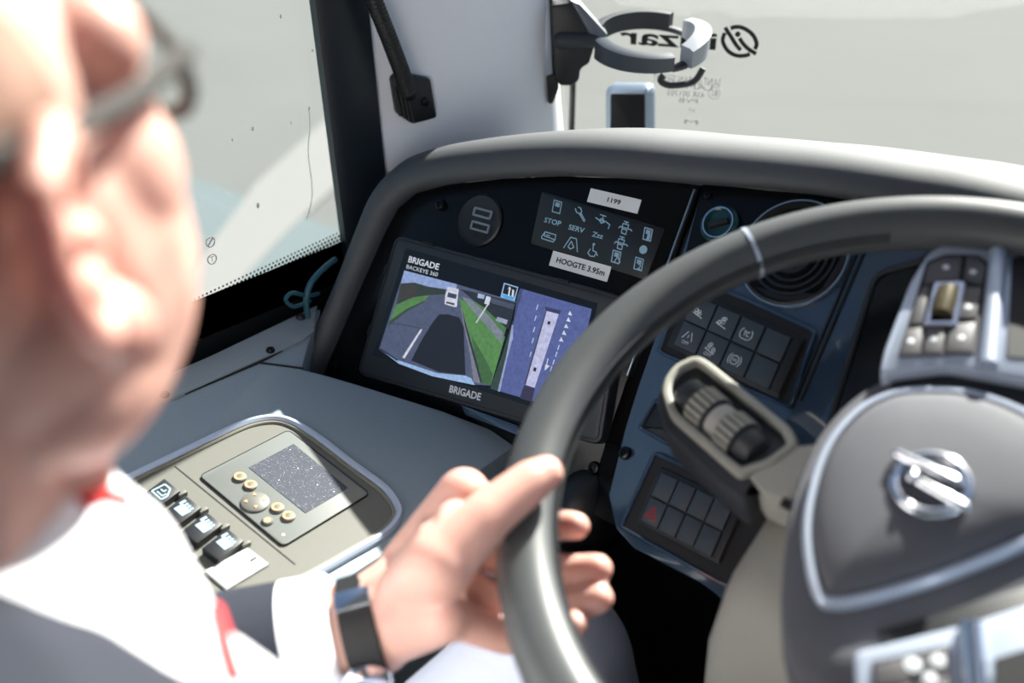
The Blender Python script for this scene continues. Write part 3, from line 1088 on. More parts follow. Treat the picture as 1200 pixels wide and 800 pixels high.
def word_on(fr, s_, p, q, cap, h, m, parent, nm='lettering', bold=.02, conv=None):
    a, b = V(fr.px(*p, h)), V(fr.px(*q, h))
    L = Frame(fr.P(a.x, a.y, h), fr.u * (b - a).x + fr.v * (b - a).y, fr.v * (b - a).x - fr.u * (b - a).y)
    mb = MB()
    text_mb(mb, L, s_, 0, (b - a).length, 0, cap, 0, bold=bold)
    return mb.build(nm, m, parent, smooth=False)


word_on(FA, 'BRIGADE', Z2(221, 141), Z2(356, 177), .0068, hk + .0003, glow((205, 210, 225)), scr)
word_on(FA, 'BACKEYE 360', Z2(213, 169), Z2(352, 206), .0042, hk + .0003, glow((205, 210, 225)), scr, bold=0.)
word_on(FA, 'BRIGADE', (526, 459.5), (562.5, 469.5), .0078, H + .0008, M_WHITEINK, mon, bold=.03)
for (x0, y0, x1, y1) in (((497, 284, 508, 287)), ((655, 327, 667, 330.5)), ((431, 392, 434, 381)), ((450, 321, 453, 310))):
    a, b = V(FA.px(x0, y0, H)), V(FA.px(x1, y1, H))
    d = (b - a).normalized()
    nn = V((-d.y, d.x)) * .0012
    MB().prism(FA, [a + nn, a - nn, b - nn, b + nn], H - .001, H + .0008).build('clip_slot', M_DEEP, mon)

# ================================================================== SIDE CONSOLE
con = thing('side_console', 'grey side console left of the driver with a silver framed control module', 'console', (-.55, -.1, 0))
aR = FC.px(606, 525)[0]
aT = FC.px(452, 630)[0] + .014
bT = FC.px(482, 590)[1]
MB().prism(FC, [(-.206, -.50), (aT - .01, -.50), (aT, bT - .03), (aT + .03, bT), (aR, bT + .02)] + FC.pxs([(612, 516), (520, 481), (420, 450), (386, 440), (354, 432), (362, 402), (374, 372)]) + [(-.206, FC.px(374, 360)[1])], -.45, 0, .003).build('top', M_GREYTOP, con)
tp = smoothpath([V((*FC.px(x, y, .006), 0)) for x, y in ((40, 604), (150, 553), (205, 527), (262, 500), (292, 488), (322, 484), (347, 490), (378, 509), (420, 541), (455, 567), (471, 588), (472, 604), (456, 624), (420, 645), (380, 668), (300, 712), (150, 800), (90, 830))], 4)
tpts = [(p.x, p.y) for p in tp]
MB().band(FC, tpts, .0075, 0, .0065, .0022).build('trim_frame', M_SILVER, con)
inn = inset(ccw(tpts), .007)
MB().prism(FC, inn, -.001, .0012).build('module_plate', M_WARM, con)
# wall of the recess around the display
MB().band(FC, inset(ccw(tpts), .0072), .0035, 0, .0035, .001).build('inner_rim', mat('olive_grey_plastic', (120, 118, 104), .5), con)


def line_on(fr, a, b, wd, h0, h1, m, parent, nm, h=None):
    p, q = V(fr.px(*a, h1)), V(fr.px(*b, h1))
    d = (q - p).normalized()
    nn = V((-d.y, d.x)) * wd / 2
    return MB().prism(fr, [p + nn, p - nn, q - nn, q + nn], h0, h1).build(nm, m, parent)


line_on(FC, (168, 480), (302, 424), .0035, 0, .0016, M_DEEP, con, 'seam')
line_on(FC, (300, 425), (356, 396), .0035, 0, .0016, M_DEEP, con, 'seam')
line_on(FC, (303, 424), (356, 431), .0022, 0, .0012, M_DEEP, con, 'seam')
line_on(FC, (205, 546), (346, 661), .0012, 0, .0015, M_DEEP, con, 'seam')
dsp = rnd(FC.pxs([(233, 557), (338, 503), (434, 578), (332, 640)], .003), .006)
du = MB().prism(FC, dsp, 0, .003, .0012).build('display_unit', M_WARM2, con)
MB().band(FC, dsp, .0008, .001, .0032).build('display_groove', M_DEEP, du)
dm = mat('dusty_screen', (60, 64, 74), .4, var=.3, vscale=400)
MB().prism(FC, FC.pxs([(291.5, 547.6), (344, 520), (408, 571.6), (358, 601)], .0032), .002, .0034).build('display_screen', dm, du)
dust = MB()
dq = [V(FC.px(*p, .0035)) for p in ((291.5, 547.6), (344, 520), (408, 571.6), (358, 601))]
for k in range(520):
    s_, t_ = random.random(), random.random()
    p = dq[0] * (1 - s_) * (1 - t_) + dq[1] * s_ * (1 - t_) + dq[2] * s_ * t_ + dq[3] * (1 - s_) * t_
    r = random.choice((.00016, .0002, .00025, .0003, .0007 if k % 14 == 0 else .0002))
    dust.flat(FC, [(p.x + r, p.y), (p.x, p.y + r), (p.x - r, p.y), (p.x, p.y - r)], .0036)
db = dust.build('screen_dust', mat('pale_dust', (215, 218, 222), .9), du, smooth=False)
db['kind'] = 'stuff'
for (x, y) in ((281, 559), (293.5, 568.5), (325, 595), (338, 605)):
    c = FC.px(x, y, .004)
    b = MB().lathe(FC, c, [(.0062, .003), (.0062, .0048), (.0052, .0056), (.0001, .0056)], 20).build('button', M_WARM, du)
    # sub-level limit: the ring is printed into its own part
    MB().rings([[FC.P(c[0] + r * math.cos(q * math.pi / 10), c[1] + r * math.sin(q * math.pi / 10), .0058) for q in range(20)] for r in (.0052, .0030)], False, False).build('button_ring', M_ORANGE, du)
c = FC.px(299, 588, .004)
MB().lathe(FC, c, [(.0125, .003), (.0125, .0046), (.011, .0056), (.0001, .006)], 28).build('direction_pad', M_WARM, du)
for k in range(4):
    an = math.pi / 4 + k * math.pi / 2 + .2
    p = V((c[0] + .0078 * math.cos(an), c[1] + .0078 * math.sin(an)))
    MB().flat(FC, [(p.x + .0022 * math.cos(an + q * 2.094), p.y + .0022 * math.sin(an + q * 2.094)) for q in range(3)], .0062).build('pad_arrow', M_ORANGE, du, smooth=False)
c = FC.px(313.6, 610, .004)
MB().lathe(FC, c, [(.0052, .003), (.0052, .0045), (.0042, .0054), (.0001, .0054)], 18).build('round_key', M_WARM, du)
MB().lathe(FC, c, [(.003, .0054), (.0001, .0057)], 12).build('key_mark', M_ORANGE, du)
c = FC.px(332, 625, .004)
MB().lathe(FC, c, [(.0013, .003), (.0001, .0036)], 10).build('status_dot', M_WHITE, du)
# rockers
for k in range(4):
    dx, dy = k * 24.8, k * 19.6
    hq = .009
    q = FC.pxs([(171.5 + dx, 575.5 + dy), (192.5 + dx, 560 + dy), (211 + dx, 574.5 + dy), (191 + dx, 590 + dy)], hq)
    # extend backwards towards the driver
    back = (V(q[3]) - V(q[2])) * .45
    q = [tuple(V(q[0]) + back), q[1], q[2], tuple(V(q[3]) + back)]
    rk = MB().prism(FC, q, 0, hq, .0012).build('rocker_switch', M_BLACK, con)
    mb = MB()
    c = sum((V(p) for p in q), V((0, 0))) / 4
    L = Frame(FC.P(c.x, c.y, hq + .0003) + FC.v * .003, FC.u, FC.v)
    if k == 0:
        ln(mb, L, [(-.007, -.006), (.007, -.006), (.007, .0), (.001, .007), (-.007, .007)], .0014, True)
        ln(mb, L, [(-.004, -.003), (.004, -.003), (.004, .001)], .0012)
        ln(mb, L, [(-.004, .001), (.0, .001), (.0, .004)], .0012)
    else:
        mb.flat(L, [(-.0055, -.006), (.0065, -.006), (.0065, .003), (-.0055, .003)], 0)
        mb.flat(L, [(-.0085, .001), (-.006, .001), (-.006, .007), (-.0085, .007)], 0)
        for j in range(3):
            mb.flat(L, [(-.004 + j * .0036, .0035), (-.0018 + j * .0036, .0035), (-.0018 + j * .0036, .0065), (-.004 + j * .0036, .0065)], 0)
    mb.build('icon', M_INK, rk, smooth=False)
    p = FC.px(214 + dx, 579 + dy, .004)
    MB().box(FC, p[0] - .003, p[0] + .0015, p[1] - .004, p[1] + .004, .001, .006, .0008).build('switch_guide', M_WARM, con)
MB().prism(FC, FC.pxs([(240, 668), (290, 641), (315, 660), (266, 690)], .004), 0, .004, .001).build('blank_cover', mat('pale_grey_cover', (205, 207, 205), .5), con)
p = FC.px(297, 655, .0042)
MB().box(FC, p[0] - .001, p[0] + .001, p[1] - .003, p[1] + .003, .004, .0046).build('cover_slot', M_DEEP, con)
# specks of dust on the grey top
for (x, y) in ():
    pass

# ================================================================== STEERING WHEEL
wheel = thing('steering_wheel', 'dark leather steering wheel turned in the driver hand with silver button pads', 'steering wheel', WC - FW.n * .07)
NR = 128
WRT = [FW.P(WR * math.cos(2 * math.pi * i / NR), WR * math.sin(2 * math.pi * i / NR)) for i in range(NR)]
rgs = []
for i in range(NR):
    a = 2 * math.pi * i / NR
    ra = V((math.cos(a), math.sin(a)))
    rgs.append([FW.P((WR + .0200 * math.cos(q * math.pi / 10)) * ra.x, (WR + .0200 * math.cos(q * math.pi / 10)) * ra.y, .0185 * math.sin(q * math.pi / 10)) for q in range(20)])
rim = MB().rings(rgs, closed=True).build('rim', M_LEATHER, wheel, sharp=180)


def wang(x, y):
    p = FW.px(x, y)
    return math.atan2(p[1], p[0])


a0 = wang(878, 292)
rgs = []
for i in range(3):
    a = a0 + (i - 1) * .007
    ra = V((math.cos(a), math.sin(a)))
    rgs.append([FW.P((WR + .0206 * math.cos(q * math.pi / 10)) * ra.x, (WR + .0206 * math.cos(q * math.pi / 10)) * ra.y, .0191 * math.sin(q * math.pi / 10)) for q in range(20)])
MB().rings(rgs).build('rim_insert', M_SILVER, wheel)
stt = MB()
for i in range(240):
    a = wang(660, 545) + (i - 120) * .0125
    b = a + .006
    for s_ in (0, 1):
        r0, r1 = WR - .0193, WR - .0193
        h0, h1 = (.0065, .0025) if s_ else (.0025, .0065)
    p, q = FW.P(r0 * math.cos(a), r0 * math.sin(a), .0075), FW.P((r0 - .0006) * math.cos(b), (r0 - .0006) * math.sin(b), .001)
    stt.tube([p, q], .0011, 5)
so = stt.build('stitching', mat('dark_stitch', (48, 52, 56), .7), wheel)
so['kind'] = 'stuff'


def dome(mb, fr, pts, h, levels):
    p = ccw(pts)
    c = sum((V(q) for q in p), V((0, 0))) / len(p)
    mb.rings([[fr.P(*(c + (V(q) - c) * s_), h + dh) for q in p] for s_, dh in levels])
    return mb


HB = -.012
body = rnd(FW.pxs([(912, 700), (918, 620), (934, 556), (960, 503), (1000, 463), (1045, 438), (1110, 428), (1200, 432), (1290, 480), (1320, 600), (1270, 720), (1160, 790), (1010, 830), (918, 800)], HB - .01), .02, 3)
dome(MB(), FW, body, HB, [(.72, -.085), (.92, -.075), (1, -.05), (1, -.022), (.985, -.012), (.95, -.006), (.8, -.004), (.02, -.004)]).build('hub_body', M_HUB, wheel, sharp=50)
ch = smoothpath([V((*FW.px(x, y, HB), 0)) for x, y in ((942, 633), (945, 590), (957, 545), (976, 510), (1003, 481), (1032, 464), (1066, 456), (1134, 458), (1199, 480), (1245, 515), (1262, 565), (1248, 612), (1199, 640), (1145, 663), (1088, 684), (1035, 700), (1000, 708), (980, 710), (962, 706), (949, 680))], 3, closed=True)
chp = ccw([(p.x, p.y) for p in ch])
MB().rings([[FW.P(*q, HB + h) for q in inset(chp, d)] for d, h in ((-.001, -.006), (-.001, .001), (.0012, .0035), (.0038, .0035), (.0052, 0), (.0052, -.006))], closed=True).build('chrome_outline', M_SILVER, wheel)
dome(MB(), FW, inset(chp, .0045), HB, [(1, -.006), (1, .001), (.96, .0045), (.85, .0085), (.6, .0125), (.3, .0145), (.01, .015)]).build('airbag_cover', M_HUB, wheel, sharp=60)
# raised maker's emblem: ring crossed by two bars and a ball
EH = HB + .0155
ec = V(FW.px(1091, 566, EH))
e0, e1 = V(FW.px(1040, 570, EH)), V(FW.px(1143, 563, EH))
er = (e1 - e0).length / 2 * .98
emb = MB()
emb.rings([[FW.P(ec.x + (er - .0034 + .0034 * math.cos(q * math.pi / 6)) * math.cos(a), ec.y + (er - .0034 + .0034 * math.cos(q * math.pi / 6)) * math.sin(a), EH - .001 + .0034 * math.sin(q * math.pi / 6)) for q in range(12)] for a in [2 * math.pi * k / 40 for k in range(40)]], closed=True)
eo = emb.build('emblem', M_CHROME, wheel)
for (a, b, r) in (((1052, 535), (1121, 567), .0031), ((1070, 563), (1131, 597), .0032)):
    p, q = FW.P(*FW.px(*a, EH), EH + .0025), FW.P(*FW.px(*b, EH), EH + .0025)
    MB().caps(p, q, r, r).build('emblem_bar', M_CHROME, eo)
p = FW.P(*FW.px(1070, 563, EH), EH + .003)
MB().caps(p, p + FW.n * .0006, .0045, .0045).build('emblem_ball', M_CHROME, eo)

# upper spoke with button pad
PH = -.004
sp1 = rnd(FW.pxs([(1030, 438), (1036, 408), (1066, 330), (1086, 296), (1122, 273), (1170, 262), (1240, 258), (1330, 270), (1330, 420), (1210, 446), (1110, 428)], PH), .006, 4)
MB().prism(FW, sp1, -.03, PH, .003).build('spoke_plate', M_SILVER, wheel)
MB().prism(FW, rnd(FW.pxs([(1075, 305), (1120, 275), (1180, 258), (1330, 262), (1330, 310), (1200, 285), (1120, 295)], -.02), .004), -.035, -.02).build('spoke_core', M_BLACK, wheel)


def Z5(X, Y):
    return (1000 + X / 3.635, 230 + Y / 3.635)


fld = MB().prism(FW, rnd(FW.pxs([Z5(188, 682), Z5(312, 278), Z5(392, 246), Z5(540, 250), Z5(582, 292), Z5(522, 668)], PH + .001), .003), PH - .002, PH + .001).build('button_field', M_DEEP, wheel)
btn = [([(322, 285), (395, 252), (462, 252), (448, 356), (300, 366)], (395, 300)), ([(486, 252), (535, 258), (566, 290), (548, 372), (472, 356)], (510, 320)),
       ([(476, 382), (545, 386), (525, 516), (448, 516)], (490, 470)), ([(230, 560), (300, 556), (285, 668), (198, 674)], (245, 615)), ([(312, 556), (396, 556), (376, 664), (296, 668)], (340, 605)), ([(412, 540), (520, 534), (504, 660), (390, 662)], (460, 600)),
       ([(268, 440), (298, 380), (322, 380), (296, 540), (240, 540)], None)]
for pts, ic in btn:
    k = MB().prism(FW, FW.pxs([Z5(*p) for p in pts], PH + .003), PH, PH + .003, .001).build('button', mat('grey_button', (84, 82, 84), .5), fld)
    if ic:
        c = FW.px(*Z5(*ic), PH + .0032)
        MB().lathe(FW, c, [(.0022, PH + .003), (.0001, PH + .0034)], 10).build('button_mark', M_WHITEINK, wheel)
scf = rnd(FW.pxs([Z5(296, 552), Z5(342, 366), Z5(478, 362), Z5(444, 552)], PH + .004), .003)
MB().band(FW, scf, .0042, PH, PH + .005, .001).build('scroll_frame', M_CHROME, wheel)
p, q = FW.P(*FW.px(*Z5(375, 505), PH + .003), PH + .002), FW.P(*FW.px(*Z5(405, 400), PH + .003), PH + .002)
MB().tube([p, (p + q) / 2, q], [.0075, .0082, .0075], 16).build('scroll_wheel', mat('bronze_barrel', (96, 88, 66), .3, metal=.5), wheel)
MB().prism(FW, rnd(FW.pxs([(1186, 300), (1330, 312), (1330, 425), (1180, 418)], PH + .001), .004), PH - .001, PH + .001).build('spoke_recess', M_DEEP, wheel)
p, q = FW.P(*FW.px(1172, 275, PH), PH), FW.P(*FW.px(1158, 428, PH), PH)
MB().tube([p, q], .0062, 10).build('spoke_ridge', M_SILVER, wheel)


def spoke(ac, w0, w1, h0, h1):
    d, t = V((math.cos(ac), math.sin(ac))), V((-math.sin(ac), math.cos(ac)))
    q = [d * .07 - t * w0, d * .19 - t * w1 * .8, d * .214 - t * w1, d * .222 - t * w1 * .5, d * .224, d * .222 + t * w1 * .5, d * .214 + t * w1, d * .19 + t * w1 * .8, d * .07 + t * w0]
    return MB().prism(FW, [(p.x, p.y) for p in q], h0, h1, .003).build('spoke', M_BLACK, wheel)


pq = FW.px(1200, 350, -.01)
spoke(math.atan2(pq[1], pq[0]), .045, .05, -.034, -.013)
pq = FW.px(1190, 830, -.01)
spoke(math.atan2(pq[1], pq[0]), .045, .05, -.036, -.014)
# lower spoke with button pad
def Z9(X, Y):
    return (980 + X / 5.4545, 680 + Y / 5.4545)


LH = -.006
sp2 = rnd(FW.pxs([(1000, 762), (1134, 729), (1200, 708), (1330, 680), (1330, 900), (1008, 900)], LH), .004)
MB().prism(FW, sp2, -.035, LH, .003).build('spoke_plate', M_SILVER, wheel)
f2 = MB().prism(FW, FW.pxs([Z9(228, 520), Z9(715, 412), Z9(735, 980), Z9(260, 1100)], LH + .001), LH - .002, LH + .001).build('button_field', M_DEEP, wheel)
for pts in ([(240, 530), (470, 478), (480, 640), (250, 690)], [(490, 474), (700, 426), (715, 590), (500, 636)], [(250, 705), (480, 655), (490, 830), (262, 880)], [(500, 650), (715, 605), (728, 780), (508, 825)]):
    MB().prism(FW, FW.pxs([Z9(*p) for p in pts], LH + .003), LH, LH + .003, .001).build('button', mat('grey_button', (84, 82, 84), .5), f2)
for (x, y, r) in ((490, 535, .0042), (650, 510, .0036), (600, 625, .0034)):
    c = FW.px(*Z9(x, y), LH + .0032)
    MB().lathe(FW, c, [(r, LH + .003), (.0001, LH + .0036)], 10).build('button_mark', M_WHITEINK, wheel)
p, q = FW.P(*FW.px(*Z9(860, 290), LH), LH + .002), FW.P(*FW.px(*Z9(905, 900), LH), LH + .002)
MB().tube([p, q], .0062, 10).build('spoke_ridge', M_CHROME, wheel)
MB().prism(FW, FW.pxs([Z9(1010, 500), Z9(1200, 440), Z9(1700, 330), Z9(1700, 1100), Z9(1060, 1100)], LH + .001), LH - .001, LH + .001).build('spoke_recess', M_DEEP, wheel)

# ================================================================== STEERING COLUMN AND STALK
colm = thing('steering_column', 'grey steering column cover below the wheel hub', 'steering column', WC - FW.n * .36)
crings = []
for (h, x0, x1, y0, y1) in ((-.085, -.075, .08, -.06, .075), (-.10, -.095, .10, -.08, .085), (-.15, -.105, .115, -.10, .09), (-.22, -.11, .13, -.12, .09), (-.32, -.10, .13, -.13, .08), (-.36, -.09, .12, -.12, .08)):
    q = rnd([(x0, y0), (x1, y0), (x1, y1), (x0, y1)], .03, 4)
    crings.append([FW.P(a, b, h) for a, b in q])
MB().rings(crings).build('shroud', M_COLUMN, colm, sharp=50)
SH = -.052
FSK = Frame(FW.P(0, 0, SH), FW.u, FW.v)
stk = thing('control_stalk', 'grey steering column stalk with ribbed rotary knobs beside the wheel hub', 'stalk', FSK.P(*FSK.px(855, 500)))
so_ = rnd(FSK.pxs([(768, 470), (771, 448), (788, 426), (816, 415), (832, 423), (932, 502), (941, 526), (1010, 520), (1010, 585), (890, 560), (873, 586), (842, 562), (778, 500)]), .006, 4)
MB().prism(FSK, so_, -.034, -.003, .004).build('stalk_body', M_STALKD, stk)
so2 = rnd(FSK.pxs([(776, 462), (779, 446), (792, 429), (816, 418), (831, 426), (928, 504), (936, 524), (905, 548), (878, 556), (866, 560), (786, 490)]), .006, 4)
MB().band(FSK, so2, .0062, -.004, .004, .0015).build('stalk_rim', M_STALK, stk)
arm = FSK.pxs([(878, 556), (936, 522), (1000, 515), (1010, 585), (920, 590), (893, 578)])
MB().prism(FSK, arm, -.03, .002, .004).build('stalk_arm', M_COLUMN, stk)
p = FSK.px(924, 590, .003)
MB().box(FSK, p[0] - .005, p[0] + .005, p[1] - .003, p[1] + .003, .0, .003).build('arm_slot', M_DEEP, stk)
k0, k1 = FSK.P(*FSK.px(806, 461), -.001), FSK.P(*FSK.px(888, 531), -.001)
ax = (k1 - k0)
LK = ax.length
FK = Frame(k0, ax.orthogonal(), ax.cross(ax.orthogonal()))
if FK.n.dot(ax) < 0:
    FK = Frame(k0, ax.orthogonal(), -ax.cross(ax.orthogonal()))


def knob(t0, t1, r0, r1, m, nm, ridges=0):
    mb = MB()
    mb.lathe(FK, (0, 0), [(.002, t0 * LK), (r0 * .93, t0 * LK), (r0, t0 * LK + .001), (r1, t1 * LK - .001), (r1 * .93, t1 * LK), (.002, t1 * LK)], 24)
    o = mb.build(nm, m, stk)
    if ridges:
        rb = MB()
        for j in range(ridges):
            a = 2 * math.pi * j / ridges
            for z0, z1 in ((t0 + .02, t0 + (t1 - t0) * .34), (t0 + (t1 - t0) * .37, t0 + (t1 - t0) * .64), (t0 + (t1 - t0) * .67, t1 - .02)):
                L = Frame(k0 + FK.u * math.cos(a) * r0 + FK.v * math.sin(a) * r0, -FK.u * math.sin(a) + FK.v * math.cos(a), -FK.n)
                rb.box(L, -.0017, .0017, -z1 * LK, -z0 * LK, -.001, .0012, .0005)
        rb.build('rib', M_STALK, o)
    return o


knob(-.02, .16, .0125, .0135, M_STALKD, 'stalk_tip')
knob(.17, .42, .0150, .0150, M_STALKD, 'rotary_knob', 18)
knob(.43, .58, .0135, .0135, mat('pale_stalk_collar', (170, 170, 164), .5), 'collar')
knob(.59, .82, .0150, .0150, M_STALKD, 'rotary_knob', 18)
knob(.83, 1.0, .0135, .0115, M_STALKD, 'knob_base')

# ================================================================== PILLAR FITTINGS
FP = Frame((-.716, .272, .90), (.41, .91, 0), (0, 0, 1))
gh = thing('grab_handle', 'black ribbed grab handle bolted to the white pillar', 'grab handle', FP.P(*FP.px(487, 145)))
mpts = rnd(FP.pxs([(459, 92), (468, 84), (505, 92), (513, 138), (500, 142), (484, 146), (466, 134)], .012), .004)
MB().prism(FP, mpts, -.004, .012, .003).build('mount', M_BLACK, gh)
for k in range(4):
    a, b = FP.P(*FP.px(463 + k * 5, 102 + k * 2, .013), .012), FP.P(*FP.px(470 + k * 5, 136 + k * 2.5, .013), .012)
    MB().tube([a, b], .0022, 6).build('rib', M_DEEP, gh)
rp = [FP.P(*FP.px(x, y, .03), .03) for x, y in ((478, 106), (470, 82), (456, 45), (440, 5), (424, -40), (400, -110))]
MB().tube([FP.P(*FP.px(480, 110, .012), .010)] + rp, .0088, 14).build('bar', M_BLACK, gh)
cg = MB()
for k in range(46):
    i = k / 45 * 4.9
    j = int(i)
    p = rp[j].lerp(rp[min(j + 1, 5)], i - j)
    t = (rp[min(j + 1, 5)] - rp[j]).normalized()
    cg.tube([p - t * .0012, p + t * .0012], .0095, 14)
co = cg.build('bar_ribs', M_DEEP, gh)
co['kind'] = 'stuff'
screw(FP, FP.px(498, 119, .012), .005, gh, .012)

# silver blind rail down the pillar edge
FR = Frame((-.634, .46, .95), (.76, .65, 0), (0, 0, 1))
rl = thing('blind_rail', 'slim silver guide rail with black end on the white pillar edge', 'rail', FR.P(*FR.px(646, 122)))
MB().prism(FR, FR.pxs([(628, -80), (640, -80), (648, 88), (640, 90)], .004), -.006, .004, .001).build('rail', M_SILVER, rl)
MB().prism(FR, FR.pxs([(641, -80), (644, -80), (651, 88), (648, 88)], .006), -.006, .006).build('slot', M_DEEP, rl)
MB().prism(FR, rnd(FR.pxs([(640, 90), (654, 86), (655, 104), (648, 122), (643, 122)], .008), .003), -.006, .008, .002).build('end_stop', M_BLACK, rl)

# drink holder clamped to the pillar
HBF = V((-math.sin(YAW), math.cos(YAW), 0))
FH = Frame(CAM + ray(690, 50) * 1.21, cR, (0, 0, 1))
dh = thing('drink_holder', 'black and grey ring drink holder clamped beside the windscreen', 'drink holder', FH.P(*FH.px(665, 98)))
bp = FH.pxs([(645, 4), (672, 0), (700, 38), (690, 72), (680, 78), (678, 92), (670, 98), (655, 98), (650, 80)])
MB().prism(FH, rnd(bp, .004), -.03, .012, .003).build('mount_block', M_BLACK, dh)
MB().prism(FH, FH.pxs([(668, 0), (680, 4), (712, 40), (706, 52), (690, 40)], .014), -.02, .014, .003).build('mount_wing', mat('grey_clamp', (98, 104, 112), .35), dh)
tl = rad(12)
RC = CAM + ray(760, 47) * 1.20
ru_, rv_ = cR, HBF * math.cos(tl) + V((0, 0, 1)) * math.sin(tl)
rn_ = ru_.cross(rv_)
RH = .062


def arc(a0, a1, r0, r1, h0f, h1f, n=18):
    rg = []
    for i in range(n + 1):
        t = i / n
        a = a0 + (a1 - a0) * t
        d = ru_ * math.cos(a) + rv_ * math.sin(a)
        h0, h1 = h0f(t), h1f(t)
        rg.append([RC + d * r0 + rn_ * h0, RC + d * r1 + rn_ * (h0 + .002), RC + d * r1 + rn_ * (h1 - .002), RC + d * (r0 * .3 + r1 * .7) + rn_ * h1, RC + d * r0 + rn_ * h1])
    return MB().rings(rg)


arc(rad(196), rad(290), RH - .009, RH + .005, lambda t: -.016 + .004 * t, lambda t: .010 - .002 * t).build('front_arm', mat('dark_clamp', (72, 79, 87), .35), dh, sharp=50)
arc(rad(165), rad(58), RH - .006, RH + .005, lambda t: -.010, lambda t: .012).build('rear_arm', M_HOUSE, dh, sharp=50)
arc(rad(-52), rad(34), RH - .010, RH + .009, lambda t: -.012 + .004 * t, lambda t: .012 + .006 * math.sin(t * 3.1)).build('end_cap', mat('pale_clamp', (150, 156, 164), .3), dh, sharp=50)
arc(rad(290), rad(308), RH - .006, RH + .003, lambda t: -.014, lambda t: -.006, 6).build('front_hinge', M_HOUSE, dh)
arc(rad(34), rad(58), RH - .006, RH + .003, lambda t: -.010, lambda t: -.004, 6).build('rear_hinge', M_HOUSE, dh)
lk = [FH.P(*FH.px(x, y, .03), .03) for x, y in ((824, 80), (812, 96), (785, 100), (774, 94), (778, 88))]
MB().tube(smoothpath(lk, 4), .004, 8).build('spring_clip', M_HOUSE, dh)
MB().caps(RC - ru_ * (RH + .002), RC - ru_ * (RH + .04), .009, .011).build('arm_root', M_HOUSE, dh)

# loose cables behind the pod
FQ = Frame((-.705, .2, .66), (0, 1, 0), (0, 0, 1))
cb = thing('cable', 'teal cable looped behind the dashboard pod at the window sill', 'cable', FQ.P(*FQ.px(358, 395)))
cp = smoothpath([FQ.P(*FQ.px(x, y), h) for x, y, h in ((396, 305, -.004), (380, 314, 0), (362, 330, .004), (356, 350, .004), (359, 372, .002), (357, 392, 0))], 5)
MB().tube(cp, .0035, 10).build('strand', M_TEAL, cb)
cp = smoothpath([FQ.P(*FQ.px(x, y), h) for x, y, h in ((376, 345, -.004), (358, 346, .002), (340, 342, .004), (332, 350, .004), (342, 358, .004), (362, 352, .002))], 5)
MB().tube(cp, .0024, 8).build('strand', M_TEAL, cb)
MB().lathe(Frame(FQ.P(*FQ.px(354, 380)), (1, 0, .2), (0, 1, 0)), (0, 0), [(.004, -.012), (.0055, -.01), (.0055, .01), (.004, .012)], 12).build('connector', M_BLACK, cb)

# ================================================================== DRIVER
hy, hp = rad(20), rad(-16)                      # head turned left and a little down
f_ = V((-math.sin(hy) * math.cos(hp), math.cos(hy) * math.cos(hp), -math.sin(hp)))
r_ = V((math.cos(hy), math.sin(hy), 0))
u_ = r_.cross(f_)
HS = 1.07
HC = CAM + ray(104, 312) * .29 - (r_ * .092 - f_ * .006 + u_ * .004) * HS   # placed by the right ear
HM = Matrix(((r_.x * HS, f_.x * HS, u_.x * HS, HC.x), (r_.y * HS, f_.y * HS, u_.y * HS, HC.y), (r_.z * HS, f_.z * HS, u_.z * HS, HC.z), (0, 0, 0, 1)))
hl = lambda x, y, z: HM @ V((x, y, z))


def remeshed(mb, voxel, name, smooth_it=6, fac=.5):
    me = D.meshes.new(name)
    me.from_pydata([tuple(v) for v in mb.v], [], mb.f)
    bm = bmesh.new()
    bm.from_mesh(me)
    bmesh.ops.recalc_face_normals(bm, faces=bm.faces)
    bm.to_mesh(me)
    bm.free()
    ob = D.objects.new(name, me)
    COL.objects.link(ob)
    m = ob.modifiers.new('r', 'REMESH')
    m.mode = 'VOXEL'
    m.voxel_size = voxel
    m.use_smooth_shade = True
    s = ob.modifiers.new('s', 'SMOOTH')
    s.factor = fac
    s.iterations = smooth_it
    dg = bpy.context.evaluated_depsgraph_get()
    out = D.meshes.new_from_object(ob.evaluated_get(dg))
    D.objects.remove(ob)
    D.meshes.remove(me)
    out.name = name
    return out


# joints
seat_z = .40
PEL = V((-.12, -.47, .50))
CHEST = V((-.205, -.455, .80))
NECK = hl(0, -.035, -.095)
NB = V((-.215, -.445, .885))
SHL = V((-.385, -.425, .835))
SHR = V((-.035, -.475, .825))
ELB = V((-.395, -.325, .618))
# left hand on the rim: local axes at the grip point
ga = wang(612, 640)
G = FW.P(WR * math.cos(ga), WR * math.sin(ga))
gO = FW.u * math.cos(ga) + FW.v * math.sin(ga)
gT = FW.u * math.sin(ga) - FW.v * math.cos(ga)          # along the rim, away from the driver
gN = FW.n


def gp(o, t, n):
    # follow the curve of the rim
    a = ga - t / WR
    c = FW.P(WR * math.cos(a), WR * math.sin(a))
    oo = FW.u * math.cos(a) + FW.v * math.sin(a)
    return c + oo * o + gN * n


WRI = CAM + ray(428, 738) * .700
WRI2 = CAM + ray(476, 702) * .700
body = MB()
I4 = Matrix.Identity(4)
# --- skull and face
body.ell(HM, (0, -.015, .030), (.077, .098, .088))
body.ell(HM, (0, .026, -.028), (.0735, .078, .096))

